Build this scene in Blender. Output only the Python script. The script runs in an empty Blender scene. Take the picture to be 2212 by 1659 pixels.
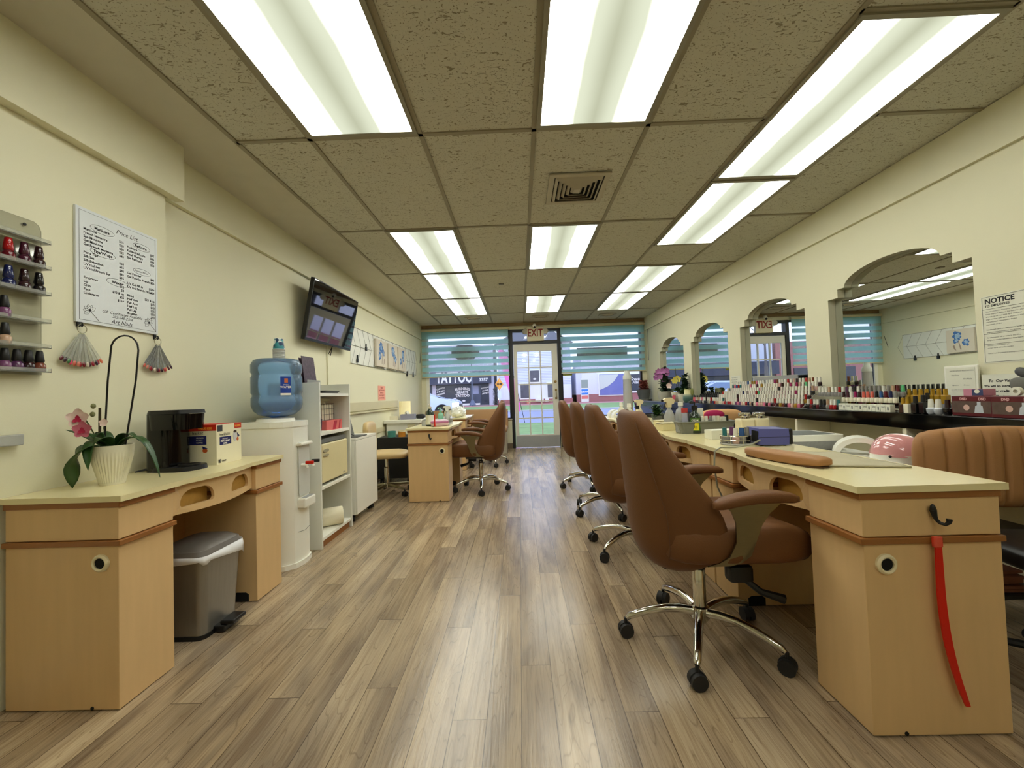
import bpy, bmesh, math, random
from mathutils import Vector, Matrix
PI = math.pi
random.seed(7)
sc = bpy.context.scene
COL = sc.collection

# ------------------------------------------------------------------ camera, world, exposure
cam_d = bpy.data.cameras.new('camera')
cam = bpy.data.objects.new('camera', cam_d); COL.objects.link(cam); sc.camera = cam
cam_d.sensor_fit = 'HORIZONTAL'; cam_d.sensor_width = 36.0; cam_d.lens = 878.08 / 2212 * 36.0
cam_d.clip_start = 0.02; cam_d.clip_end = 400

def cam_axes(p, y, ro):
    cy, sy, cp, sp, cr, sr = math.cos(y), math.sin(y), math.cos(p), math.sin(p), math.cos(ro), math.sin(ro)
    f = Vector((sy * cp, cy * cp, sp)); rt = Vector((cy, -sy, 0)); up = rt.cross(f)
    return cr * rt + sr * up, -sr * rt + cr * up, f
_r, _u, _f = cam_axes(0.0266, -0.0181, -0.0325)
cam.matrix_world = Matrix(((_r.x, _u.x, -_f.x, 0), (_r.y, _u.y, -_f.y, 0), (_r.z, _u.z, -_f.z, 1.05), (0, 0, 0, 1)))

world = bpy.data.worlds.new('world'); sc.world = world; world.use_nodes = True
wn = world.node_tree.nodes; wl = world.node_tree.links
bg = wn['Background']; bg.inputs[1].default_value = 2.8
tc = wn.new('ShaderNodeTexCoord'); sep = wn.new('ShaderNodeSeparateXYZ'); rmp = wn.new('ShaderNodeValToRGB')
wl.new(tc.outputs['Generated'], sep.inputs[0]); wl.new(sep.outputs[2], rmp.inputs[0]); wl.new(rmp.outputs[0], bg.inputs[0])
rmp.color_ramp.elements[0].position = 0.0; rmp.color_ramp.elements[0].color = (0.74, 0.80, 1.0, 1)
rmp.color_ramp.elements[1].position = 0.6; rmp.color_ramp.elements[1].color = (0.50, 0.62, 1.0, 1)

vs = sc.view_settings
sc.display_settings.display_device = 'sRGB'
vs.view_transform = 'Standard'; vs.look = 'None'; vs.gamma = 1.0; vs.use_curve_mapping = False
vs.exposure = 0.0
sc.cycles.max_bounces = 10; sc.cycles.diffuse_bounces = 5; sc.cycles.glossy_bounces = 5
sc.cycles.transmission_bounces = 8; sc.cycles.transparent_max_bounces = 24
sc.cycles.sample_clamp_indirect = 20.0; sc.cycles.caustics_refractive = False; sc.cycles.caustics_reflective = False
sc.cycles.use_denoising = True

# ------------------------------------------------------------------ materials
def lin(c):
    c = c / 255.0
    return c / 12.92 if c <= 0.04045 else ((c + 0.055) / 1.055) ** 2.4
def C(r, g, b): return (lin(r), lin(g), lin(b), 1)
MATS = {}
def mat(name, col, rough=0.5, metal=0.0, spec=0.5, coat=0.0, trans=0.0, alpha=1.0, var=0.06, scale=8.0, bump=0.0, bscale=60.0, ior=1.45, emit=0.0, stretch=None):
    if name in MATS: return MATS[name]
    m = bpy.data.materials.new(name); m.use_nodes = True; MATS[name] = m
    nt = m.node_tree; n = nt.nodes; l = nt.links; b = n['Principled BSDF']
    b.inputs['Roughness'].default_value = rough; b.inputs['Metallic'].default_value = metal
    b.inputs['Specular IOR Level'].default_value = spec; b.inputs['Coat Weight'].default_value = coat
    b.inputs['Transmission Weight'].default_value = trans; b.inputs['Alpha'].default_value = alpha; b.inputs['IOR'].default_value = ior
    t = n.new('ShaderNodeTexCoord'); mp = n.new('ShaderNodeMapping'); nz = n.new('ShaderNodeTexNoise')
    nz.inputs['Scale'].default_value = scale; nz.inputs['Detail'].default_value = 3
    if stretch: mp.inputs['Scale'].default_value = stretch
    l.new(t.outputs['Object'], mp.inputs[0]); l.new(mp.outputs[0], nz.inputs[0])
    mx = n.new('ShaderNodeMix'); mx.data_type = 'RGBA'
    mx.inputs[6].default_value = tuple(x * (1 - var) for x in col[:3]) + (1,)
    mx.inputs[7].default_value = tuple(min(1, x * (1 + var)) for x in col[:3]) + (1,)
    l.new(nz.outputs[0], mx.inputs[0]); l.new(mx.outputs[2], b.inputs['Base Color'])
    if bump:
        n2 = n.new('ShaderNodeTexNoise'); n2.inputs['Scale'].default_value = bscale
        bp = n.new('ShaderNodeBump'); bp.inputs['Strength'].default_value = bump; bp.inputs['Distance'].default_value = 0.01
        l.new(mp.outputs[0], n2.inputs[0]); l.new(n2.outputs[0], bp.inputs['Height']); l.new(bp.outputs[0], b.inputs['Normal'])
    if emit:
        l.new(mx.outputs[2], b.inputs['Emission Color']); b.inputs['Emission Strength'].default_value = emit
    return m

M_wall = mat('cream_wall_paint', C(225, 221, 192), 0.6, var=0.025, scale=1.5, bump=0.03, bscale=120)
M_trim = mat('cream_trim_paint', C(205, 196, 160), 0.5, var=0.03)
M_white = mat('white_laminate', C(238, 237, 226), 0.35, var=0.02)
M_whitep = mat('white_plastic', C(238, 237, 226), 0.3, var=0.02)
M_black = mat('black_plastic', C(18, 18, 19), 0.35, var=0.1)
M_blackg = mat('black_gloss', C(9, 9, 10), 0.09, var=0.1)
M_blackf = mat('black_frame', C(24, 24, 26), 0.4)
M_maple = mat('maple_laminate', C(216, 181, 130), 0.38, var=0.07, scale=5.0, stretch=(6, 6, 0.7))
M_maplei = mat('maple_inner_panel', C(176, 130, 78), 0.45, var=0.1, scale=5.0, stretch=(6, 6, 0.7))
M_band = mat('cherry_edge_band', C(146, 94, 46), 0.4, var=0.08)
M_top = mat('cream_table_top', C(226, 214, 166), 0.22, var=0.015, scale=40, coat=0.1)
M_leather = mat('brown_leatherette', C(108, 71, 41), 0.5, spec=0.3, var=0.05, bump=0.12, bscale=260)
M_leather2 = mat('tan_quilted_leatherette', C(166, 119, 74), 0.5, var=0.05, bump=0.1, bscale=240)
M_tan = mat('beige_vinyl', C(206, 180, 130), 0.4, var=0.04)
M_benchm = mat('camel_vinyl', C(176, 138, 96), 0.45, var=0.05)
M_chrome = mat('chrome', C(215, 212, 200), 0.12, metal=1.0, var=0.02)
M_steel = mat('brushed_steel', C(138, 130, 104), 0.28, metal=1.0, var=0.1, scale=30, stretch=(1, 1, 12))
M_alu = mat('aluminium_plate', C(170, 172, 174), 0.4, metal=0.5, var=0.05)
M_rubber = mat('black_rubber', C(30, 29, 28), 0.6)
M_dark = mat('dark_hole', C(8, 7, 6), 0.9)
M_ring = mat('cream_plastic_ring', C(226, 214, 176), 0.35)
M_red = mat('red_plastic', C(205, 24, 6), 0.28, var=0.1)
M_txt = mat('black_print', C(28, 28, 34), 0.7)
M_txtg = mat('grey_print', C(110, 112, 112), 0.7)
M_wtxt = mat('white_print', C(235, 232, 226), 0.6)
M_board = mat('white_sign_board', C(220, 225, 228), 0.35, var=0.01)
M_paper = mat('white_paper', C(226, 226, 210), 0.7, var=0.02)
M_pinkp = mat('pink_paper', C(240, 170, 150), 0.8)
M_mirror = mat('mirror_glass', (0.82, 0.86, 0.84, 1), 0.0, metal=1.0, var=0.0)
M_leaf = mat('dark_green_leaf', C(40, 72, 28), 0.35, var=0.25, scale=14)
M_leaf2 = mat('deep_green_foliage', C(28, 52, 30), 0.5, var=0.3, scale=10)
M_stem = mat('plant_stem', C(70, 80, 40), 0.6)
M_soil = mat('bark_soil', C(60, 40, 26), 0.9, var=0.4, scale=60)
M_pot = mat('white_ceramic', C(226, 222, 200), 0.25, coat=0.3)

def glassy(name, col, alpha, rough=0.05):
    """thin clear sheet: mostly transparent with gloss, cheap to light through"""
    if name in MATS: return MATS[name]
    m = bpy.data.materials.new(name); m.use_nodes = True; MATS[name] = m
    nt = m.node_tree; n = nt.nodes; l = nt.links; n.remove(n['Principled BSDF'])
    tr = n.new('ShaderNodeBsdfTransparent'); tr.inputs[0].default_value = col
    gl = n.new('ShaderNodeBsdfGlossy'); gl.inputs['Roughness'].default_value = rough
    df = n.new('ShaderNodeBsdfDiffuse'); df.inputs[0].default_value = col
    mx = n.new('ShaderNodeMixShader'); m2 = n.new('ShaderNodeMixShader')
    fr = n.new('ShaderNodeFresnel'); fr.inputs[0].default_value = 1.4
    mx.inputs[0].default_value = alpha; l.new(tr.outputs[0], mx.inputs[1]); l.new(df.outputs[0], mx.inputs[2])
    l.new(fr.outputs[0], m2.inputs[0]); l.new(mx.outputs[0], m2.inputs[1]); l.new(gl.outputs[0], m2.inputs[2])
    l.new(m2.outputs[0], n['Material Output'].inputs[0])
    return m
M_glass = glassy('window_glass', (0.97, 0.98, 0.98, 1), 0.0)
M_acryl = glassy('clear_acrylic', (0.97, 0.97, 0.94, 1), 0.05)
M_acryl2 = glassy('frosted_clear_plastic', (0.85, 0.86, 0.84, 1), 0.4)
M_acryl3 = glassy('clear_shelf_plastic', (0.92, 0.93, 0.90, 1), 0.22)
M_jug = glassy('blue_jug_plastic', (0.46, 0.70, 1.0, 1), 0.26, 0.08)

def floor_material():
    m = bpy.data.materials.new('oak_plank_floor'); m.use_nodes = True; nt = m.node_tree; n = nt.nodes; l = nt.links
    b = n['Principled BSDF']; b.inputs['Roughness'].default_value = 0.24; b.inputs['Specular IOR Level'].default_value = 0.75
    tc = n.new('ShaderNodeTexCoord'); sp = n.new('ShaderNodeSeparateXYZ'); l.new(tc.outputs['Object'], sp.inputs[0])
    def mth(op, a, bb=None, c=None):
        k = n.new('ShaderNodeMath'); k.operation = op
        for i, v in enumerate((a, bb, c)):
            if v is None: continue
            if isinstance(v, (int, float)): k.inputs[i].default_value = v
            else: l.new(v, k.inputs[i])
        return k.outputs[0]
    W, Lp = 0.1125, 1.36
    u = mth('DIVIDE', mth('ADD', sp.outputs[0], 0.0285 + 30 * W), W); col = mth('FLOOR', u); fu = mth('FRACT', u)
    off = mth('FRACT', mth('ADD', mth('MULTIPLY', col, 0.361), mth('MULTIPLY', mth('SINE', mth('MULTIPLY', col, 12.9898)), 0.11)))
    v = mth('ADD', mth('DIVIDE', mth('SUBTRACT', sp.outputs[1], 1.394), Lp), mth('ADD', off, 20)); row = mth('FLOOR', v); fv = mth('FRACT', v)
    cid = n.new('ShaderNodeCombineXYZ'); l.new(col, cid.inputs[0]); l.new(row, cid.inputs[1])
    wn_ = n.new('ShaderNodeTexWhiteNoise'); wn_.noise_dimensions = '3D'; l.new(cid.outputs[0], wn_.inputs[0])
    sh = n.new('ShaderNodeVectorMath'); sh.operation = 'SCALE'; l.new(wn_.outputs[1], sh.inputs[0]); sh.inputs['Scale'].default_value = 30
    ad = n.new('ShaderNodeVectorMath'); ad.operation = 'ADD'; l.new(tc.outputs['Object'], ad.inputs[0]); l.new(sh.outputs[0], ad.inputs[1])
    def noise(scl, det, dist, s, vec=None):
        mp = n.new('ShaderNodeMapping'); mp.inputs['Scale'].default_value = scl; l.new(vec or ad.outputs[0], mp.inputs[0])
        k = n.new('ShaderNodeTexNoise'); k.inputs['Scale'].default_value = s; k.inputs['Detail'].default_value = det; k.inputs['Distortion'].default_value = dist
        l.new(mp.outputs[0], k.inputs[0]); return k.outputs[0]
    big = noise((5, 0.9, 1), 2, 0.6, 1.7)          # broad grey / tan drifts
    streak = noise((34, 1.1, 1), 5, 0.8, 2.0)      # long grain
    fine = noise((150, 5, 1), 3, 0.2, 2.0)
    # cathedral figure: contour lines of a stretched noise
    cat = noise((8, 0.75, 1), 1, 0.3, 1.6); ring = mth('ABSOLUTE', mth('SINE', mth('MULTIPLY', cat, 70)))
    ring = mth('POWER', ring, 0.5)
    r1 = n.new('ShaderNodeValToRGB'); l.new(big, r1.inputs[0])
    e = r1.color_ramp.elements; e[0].position = 0.34; e[0].color = C(152, 134, 112); e[1].position = 0.66; e[1].color = C(196, 175, 143)
    k = e.new(0.5); k.color = C(178, 158, 130)
    def mixc(a, fac, colr, mode='MULTIPLY'):
        q = n.new('ShaderNodeMix'); q.data_type = 'RGBA'; q.blend_type = mode
        if isinstance(fac, float): q.inputs[0].default_value = fac
        else: l.new(fac, q.inputs[0])
        l.new(a, q.inputs[6]); q.inputs[7].default_value = colr; return q.outputs[2]
    mr = n.new('ShaderNodeMapRange'); l.new(streak, mr.inputs[0]); mr.inputs[1].default_value = 0.42; mr.inputs[2].default_value = 0.66; mr.inputs[3].default_value = 0.0; mr.inputs[4].default_value = 0.42
    c1 = mixc(r1.outputs[0], mr.outputs[0], C(176, 158, 138))
    mr2 = n.new('ShaderNodeMapRange'); l.new(fine, mr2.inputs[0]); mr2.inputs[1].default_value = 0.5; mr2.inputs[2].default_value = 0.75; mr2.inputs[3].default_value = 0.0; mr2.inputs[4].default_value = 0.40
    c2 = mixc(c1, mr2.outputs[0], C(165, 150, 132))
    mr3 = n.new('ShaderNodeMapRange'); l.new(ring, mr3.inputs[0]); mr3.inputs[1].default_value = 0.55; mr3.inputs[2].default_value = 0.1; mr3.inputs[3].default_value = 0.0; mr3.inputs[4].default_value = 0.50
    c3 = mixc(c2, mr3.outputs[0], C(160, 146, 130))
    pl = n.new('ShaderNodeMapRange'); l.new(wn_.outputs[0], pl.inputs[0]); pl.inputs[3].default_value = 0.0; pl.inputs[4].default_value = 0.75
    c4 = mixc(c3, pl.outputs[0], C(205, 198, 190))
    eu = mth('LESS_THAN', mth('MINIMUM', fu, mth('SUBTRACT', 1.0, fu)), 0.012); ev = mth('LESS_THAN', mth('MINIMUM', fv, mth('SUBTRACT', 1.0, fv)), 0.0011)
    seam = mth('MULTIPLY', mth('MAXIMUM', eu, ev), 0.75)
    c5 = mixc(c4, seam, C(95, 80, 66)); l.new(c5, b.inputs['Base Color'])
    bp = n.new('ShaderNodeBump'); bp.inputs['Strength'].default_value = 0.12; bp.inputs['Distance'].default_value = 0.004
    l.new(mth('SUBTRACT', streak, seam), bp.inputs['Height']); l.new(bp.outputs[0], b.inputs['Normal'])
    return m

def ceiling_material():
    m = bpy.data.materials.new('acoustic_ceiling_tile'); m.use_nodes = True; nt = m.node_tree; n = nt.nodes; l = nt.links
    b = n['Principled BSDF']; b.inputs['Roughness'].default_value = 0.9; b.inputs['Specular IOR Level'].default_value = 0.1
    tc = n.new('ShaderNodeTexCoord')
    mp = n.new('ShaderNodeMapping'); mp.inputs['Scale'].default_value = (1.0, 2.2, 1); l.new(tc.outputs['Object'], mp.inputs[0])
    w = n.new('ShaderNodeTexNoise'); w.inputs['Scale'].default_value = 26; w.inputs['Detail'].default_value = 3; w.inputs['Distortion'].default_value = 1.6; l.new(mp.outputs[0], w.inputs[0])
    w2 = n.new('ShaderNodeTexNoise'); w2.inputs['Scale'].default_value = 130; w2.inputs['Detail'].default_value = 1; l.new(tc.outputs['Object'], w2.inputs[0])
    a = n.new('ShaderNodeMapRange'); l.new(w.outputs[0], a.inputs[0]); a.inputs[1].default_value = 0.615; a.inputs[2].default_value = 0.66
    c = n.new('ShaderNodeMapRange'); l.new(w2.outputs[0], c.inputs[0]); c.inputs[1].default_value = 0.66; c.inputs[2].default_value = 0.70
    mx = n.new('ShaderNodeMath'); mx.operation = 'MAXIMUM'; l.new(a.outputs[0], mx.inputs[0]); l.new(c.outputs[0], mx.inputs[1])
    col = n.new('ShaderNodeMix'); col.data_type = 'RGBA'; l.new(mx.outputs[0], col.inputs[0])
    col.inputs[6].default_value = C(204, 202, 187); col.inputs[7].default_value = C(150, 142, 120)
    l.new(col.outputs[2], b.inputs['Base Color'])
    inv = n.new('ShaderNodeMath'); inv.operation = 'SUBTRACT'; inv.inputs[0].default_value = 1; l.new(mx.outputs[0], inv.inputs[1])
    bp = n.new('ShaderNodeBump'); bp.inputs['Strength'].default_value = 0.5; bp.inputs['Distance'].default_value = 0.006
    l.new(inv.outputs[0], bp.inputs['Height']); l.new(bp.outputs[0], b.inputs['Normal'])
    return m
def diffuser_material(name='fluorescent_diffuser', amp=1.0):
    """fluorescent troffer lens: two tube bands near the long edges, yellower between them"""
    m = bpy.data.materials.new(name); m.use_nodes = True; nt = m.node_tree; n = nt.nodes; l = nt.links
    n.remove(n['Principled BSDF']); em = n.new('ShaderNodeEmission'); l.new(em.outputs[0], n['Material Output'].inputs[0])
    tc = n.new('ShaderNodeTexCoord'); sp = n.new('ShaderNodeSeparateXYZ'); l.new(tc.outputs['Object'], sp.inputs[0])
    ab = n.new('ShaderNodeMath'); ab.operation = 'ABSOLUTE'; l.new(sp.outputs[0], ab.inputs[0])
    nz = n.new('ShaderNodeTexNoise'); nz.inputs['Scale'].default_value = 2.2; l.new(tc.outputs['Object'], nz.inputs[0])
    ad = n.new('ShaderNodeMath'); ad.operation = 'MULTIPLY_ADD'; l.new(nz.outputs[0], ad.inputs[0]); ad.inputs[1].default_value = 0.05; l.new(ab.outputs[0], ad.inputs[2])
    r = n.new('ShaderNodeValToRGB'); l.new(ad.outputs[0], r.inputs[0]); r.color_ramp.interpolation = 'EASE'
    e = r.color_ramp.elements; e[0].position = 0.0; e[0].color = (0.52, 0.54, 0.38, 1); e[1].position = 0.27; e[1].color = (19 * amp, 19.2 * amp, 17.3 * amp, 1)
    k = e.new(0.12); k.color = (0.80, 0.84, 0.64, 1); k = e.new(0.18); k.color = (9 * amp, 9.1 * amp, 8.2 * amp, 1)
    l.new(r.outputs[0], em.inputs[0]); em.inputs[1].default_value = LAMP
    return m
LAMP = 1.0
M_floor = floor_material(); M_ceil = ceiling_material(); M_diff = diffuser_material(); M_diff2 = diffuser_material('dimmed_row_diffuser', .55)  # second diffuser: right-row output turned down so the right wall stays less bright

def translucent(name, col, mixf, transp=0.0):
    m = bpy.data.materials.new(name); m.use_nodes = True; MATS[name] = m
    nt = m.node_tree; n = nt.nodes; l = nt.links; n.remove(n['Principled BSDF'])
    d = n.new('ShaderNodeBsdfDiffuse'); t = n.new('ShaderNodeBsdfTranslucent'); tr = n.new('ShaderNodeBsdfTransparent')
    wv = n.new('ShaderNodeTexNoise'); wv.inputs['Scale'].default_value = 60
    mc = n.new('ShaderNodeMix'); mc.data_type = 'RGBA'; mc.inputs[6].default_value = tuple(x * .93 for x in col[:3]) + (1,); mc.inputs[7].default_value = col
    l.new(wv.outputs[0], mc.inputs[0]); l.new(mc.outputs[2], d.inputs[0]); l.new(mc.outputs[2], t.inputs[0])
    m1 = n.new('ShaderNodeMixShader'); m1.inputs[0].default_value = mixf; l.new(d.outputs[0], m1.inputs[1]); l.new(t.outputs[0], m1.inputs[2])
    m2 = n.new('ShaderNodeMixShader'); m2.inputs[0].default_value = transp; l.new(m1.outputs[0], m2.inputs[1]); l.new(tr.outputs[0], m2.inputs[2])
    l.new(m2.outputs[0], n['Material Output'].inputs[0]); return m
M_blind = translucent('teal_blind_band', C(206, 240, 244), 0.66)
M_sheer = translucent('sheer_blind_band', C(215, 225, 235), 0.5, 0.72)

# ------------------------------------------------------------------ mesh helpers
class MB:
    def __init__(s): s.bm = bmesh.new()
    def poly(s, pts):
        vs_ = [s.bm.verts.new(p) for p in pts]
        try: return s.bm.faces.new(vs_)
        except Exception: return None
    def box(s, x0, x1, y0, y1, z0, z1, bev=0.0, seg=2):
        x0, x1 = min(x0, x1), max(x0, x1); y0, y1 = min(y0, y1), max(y0, y1); z0, z1 = min(z0, z1), max(z0, z1)
        v = [s.bm.verts.new(p) for p in ((x0, y0, z0), (x1, y0, z0), (x1, y1, z0), (x0, y1, z0), (x0, y0, z1), (x1, y0, z1), (x1, y1, z1), (x0, y1, z1))]
        fs = [s.bm.faces.new([v[i] for i in q]) for q in ((0, 3, 2, 1), (4, 5, 6, 7), (0, 1, 5, 4), (1, 2, 6, 5), (2, 3, 7, 6), (3, 0, 4, 7))]
        if bev:
            es = list({e for f in fs for e in f.edges})
            bmesh.ops.bevel(s.bm, geom=es, offset=bev, segments=seg, affect='EDGES', profile=0.5)
        return s
    def tube(s, pts, r, seg=8, caps=True):
        pts = [Vector(p) for p in pts]; n = len(pts)
        if isinstance(r, (int, float)): r = [r] * n
        rings = []; prev = None
        for i, p in enumerate(pts):
            t = (pts[min(i + 1, n - 1)] - pts[max(i - 1, 0)]).normalized()
            if prev is None:
                a = Vector((0, 0, 1)) if abs(t.z) < 0.9 else Vector((1, 0, 0)); prev = t.cross(a).normalized()
            prev = (prev - t * prev.dot(t)).normalized(); b = t.cross(prev)
            rings.append([s.bm.verts.new(p + (prev * math.cos(2 * PI * k / seg) + b * math.sin(2 * PI * k / seg)) * r[i]) for k in range(seg)])
        for i in range(n - 1):
            for k in range(seg):
                s.bm.faces.new((rings[i][k], rings[i][(k + 1) % seg], rings[i + 1][(k + 1) % seg], rings[i + 1][k]))
        if caps: s.bm.faces.new(rings[0][::-1]); s.bm.faces.new(rings[-1])
        return s
    def lathe(s, prof, c=(0, 0, 0), seg=16, axis='z', sx=1.0, sy=1.0, a0=0.0):
        """prof: (radius, height) pairs; closed at ends when radius is 0"""
        rings = []
        def P(r, h, k):
            a = 2 * PI * k / seg + a0; x, y = r * math.cos(a) * sx, r * math.sin(a) * sy
            if axis == 'z': q = (x, y, h)
            elif axis == 'x': q = (h, x, y)
            else: q = (x, h, y)
            return (q[0] + c[0], q[1] + c[1], q[2] + c[2])
        for r, h in prof:
            if r < 1e-6: rings.append([s.bm.verts.new(P(0, h, 0))])
            else: rings.append([s.bm.verts.new(P(r, h, k)) for k in range(seg)])
        for a, b in zip(rings, rings[1:]):
            for k in range(seg):
                k2 = (k + 1) % seg
                if len(a) == 1 and len(b) == 1: continue
                if len(a) == 1: s.bm.faces.new((a[0], b[k2], b[k]))
                elif len(b) == 1: s.bm.faces.new((a[k], a[k2], b[0]))
                else: s.bm.faces.new((a[k], a[k2], b[k2], b[k]))
        return s
    def prism(s, pts, d, plane='xy', at=0.0):
        """closed 2D outline extruded by d starting at 'at' along the normal of plane"""
        def P(p, h):
            if plane == 'xy': return (p[0], p[1], h)
            if plane == 'xz': return (p[0], h, p[1])
            return (h, p[0], p[1])
        a = [s.bm.verts.new(P(p, at)) for p in pts]; b = [s.bm.verts.new(P(p, at + d)) for p in pts]; n = len(pts)
        for i in range(n): s.bm.faces.new((a[i], a[(i + 1) % n], b[(i + 1) % n], b[i]))
        s.bm.faces.new(a[::-1]); s.bm.faces.new(b); return s
    def holed(s, outer, holes, d, plane='xy', at=0.0):
        """outline with holes, extruded"""
        def P(p, h):
            if plane == 'xy': return (p[0], p[1], h)
            if plane == 'xz': return (p[0], h, p[1])
            return (h, p[0], p[1])
        es = []
        for loop in [outer] + holes:
            v = [s.bm.verts.new(P(p, at)) for p in loop]
            es += [s.bm.edges.new((v[i], v[(i + 1) % len(v)])) for i in range(len(v))]
        r = bmesh.ops.triangle_fill(s.bm, use_beauty=True, use_dissolve=False, edges=es)
        fs = [g for g in r['geom'] if isinstance(g, bmesh.types.BMFace)]
        ex = bmesh.ops.extrude_face_region(s.bm, geom=fs)
        off = {'xy': (0, 0, d), 'xz': (0, d, 0), 'yz': (d, 0, 0)}[plane]
        bmesh.ops.translate(s.bm, verts=[g for g in ex['geom'] if isinstance(g, bmesh.types.BMVert)], vec=off)
        return s
    def grid(s, fn, nu, nv, closeu=False):
        V = [[s.bm.verts.new(fn(i / (nu if closeu else nu - 1), j / (nv - 1))) for j in range(nv)] for i in range(nu)]
        for i in range(nu if closeu else nu - 1):
            for j in range(nv - 1):
                a, b = V[i], V[(i + 1) % nu]
                s.bm.faces.new((a[j], b[j], b[j + 1], a[j + 1]))
        return V
    def ball(s, c, r, u=12, v=8, sc_=(1, 1, 1)):
        m = Matrix.Translation(c) @ Matrix.Diagonal((r * sc_[0], r * sc_[1], r * sc_[2], 1))
        bmesh.ops.create_uvsphere(s.bm, u_segments=u, v_segments=v, radius=1, matrix=m); return s
    def xf(s, m):
        bmesh.ops.transform(s.bm, matrix=m, verts=s.bm.verts); return s
    def add(s, o, m=None):
        me = bpy.data.meshes.new('t'); o.bm.to_mesh(me)
        if m: me.transform(m)
        s.bm.from_mesh(me); bpy.data.meshes.remove(me); return s
    def build(s, name, m, parent=None, smooth=False, world_=False, solid=0.0, sub=0):
        bm = s.bm
        bmesh.ops.remove_doubles(bm, verts=bm.verts, dist=1e-6)
        bmesh.ops.recalc_face_normals(bm, faces=bm.faces)
        me = bpy.data.meshes.new(name); bm.to_mesh(me); bm.free()
        if world_ and parent:
            r = parent
            while r.parent: r = r.parent
            me.transform(r.matrix_basis.inverted())
        me.materials.append(m)
        if smooth:
            for p in me.polygons: p.use_smooth = True
            try: me.set_sharp_from_angle(angle=math.radians(38 if smooth is True else smooth))
            except Exception: pass
        o = bpy.data.objects.new(name, me); COL.objects.link(o)
        if parent: o.parent = parent
        if solid:
            k = o.modifiers.new('solid', 'SOLIDIFY'); k.thickness = solid; k.offset = 0
        if sub:
            k = o.modifiers.new('sub', 'SUBSURF'); k.levels = sub; k.render_levels = sub
        return o
def tag(o, label=None, cat=None, group=None, kind=None):
    if label: o['label'] = label
    if cat: o['category'] = cat
    if group: o['group'] = group
    if kind: o['kind'] = kind
    return o
def thing(name, label, cat, loc=(0, 0, 0), rz=0.0, group=None):
    o = bpy.data.objects.new(name, None); COL.objects.link(o); o.empty_display_size = 0.05
    o.matrix_basis = Matrix.Translation(loc) @ Matrix.Rotation(rz, 4, 'Z')
    return tag(o, label, cat, group)
def struct(name, mb, m, label=None, cat=None, **k):
    return tag(mb.build(name, m, **k), label, cat, None, 'structure')
def dup(root, loc, rz=None, label=None, group=None, mats=None):
    def cp(o, parent):
        c = o.copy(); COL.objects.link(c); c.parent = parent
        for ch in [x for x in KIDS.get(o.name, [])]: cp(ch, c)
        return c
    KIDS = {}
    for o in root.children_recursive: KIDS.setdefault(o.parent.name, []).append(o)
    r = cp(root, None); r.matrix_basis = Matrix.Translation(loc) @ Matrix.Rotation(rz if rz is not None else root.rotation_euler.z, 4, 'Z')
    if label: r['label'] = label
    if group: r['group'] = group
    return r
FR_BACK = Matrix(((1, 0, 0, 0), (0, 0, -1, 0), (0, 1, 0, 0), (0, 0, 0, 1)))       # text read by a viewer looking along +y
FR_LEFT = Matrix(((0, 0, 1, 0), (1, 0, 0, 0), (0, 1, 0, 0), (0, 0, 0, 1)))        # on the left wall, facing +x
FR_RIGHT = Matrix(((0, 0, -1, 0), (-1, 0, 0, 0), (0, 1, 0, 0), (0, 0, 0, 1)))     # on the right wall, facing -x
def text_mesh(s, size, shear=0.0, align='LEFT', sx=1.0, bold=0.0, depth=0.0):
    cu = bpy.data.curves.new('t', 'FONT'); cu.body = s; cu.size = size; cu.shear = shear; cu.align_x = align
    cu.offset = bold; cu.extrude = depth; cu.resolution_u = 2
    o = bpy.data.objects.new('t', cu); me = bpy.data.meshes.new_from_object(o)
    bpy.data.objects.remove(o); bpy.data.curves.remove(cu)
    if sx != 1.0: me.transform(Matrix.Diagonal((sx, 1, 1, 1)))
    return me
def add_text(mb, s, size, pos, frame, **k):
    me = text_mesh(s, size, **k); me.transform(Matrix.Translation(pos) @ frame); mb.bm.from_mesh(me); bpy.data.meshes.remove(me); return mb
def rrect(cx, cy, w, h, r, n=5):
    P = []
    for (sx, sy, a0) in ((1, 1, 0), (-1, 1, PI / 2), (-1, -1, PI), (1, -1, 1.5 * PI)):
        for i in range(n + 1):
            a = a0 + PI / 2 * i / n; P.append((cx + sx * (w / 2 - r) + r * math.cos(a), cy + sy * (h / 2 - r) + r * math.sin(a)))
    return P
def oval(cx, cy, w, h, n=24): return [(cx + w / 2 * math.cos(2 * PI * i / n), cy + h / 2 * math.sin(2 * PI * i / n)) for i in range(n)]

# ------------------------------------------------------------------ room shell
XL, XN, XR, YB, YF, H = -1.93, -1.85, 2.50, 8.00, -2.6, 2.466
struct('floor', MB().box(-2.3, 2.9, YF - .1, YB + .12, -0.1, 0), M_floor)
struct('ceiling', MB().box(-2.1, 2.7, YF - .1, YB + .12, H + .004, H + .08), M_ceil)
struct('wall_left', MB().box(XL - .12, XL, 2.10, YB + .12, -.1, H + .08), M_wall)
struct('wall_left', MB().box(XN - .2, XN, YF - .1, 2.10, -.1, H + .08), M_wall)
b = MB().box(XL, XL + .028, 2.165, YB, 2.19, H); struct('trim_1', b, M_wall)
b = MB().box(XN, -1.80, YF, 2.165, 2.165, H); struct('trim_2', b, M_wall)
b = MB().box(XR - .022, XR, YF, YB, 2.222, H); struct('trim_3', b, M_wall)
struct('wall_front', MB().box(-2.2, 2.8, YF - .12, YF, -.1, H + .08), M_wall)
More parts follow.
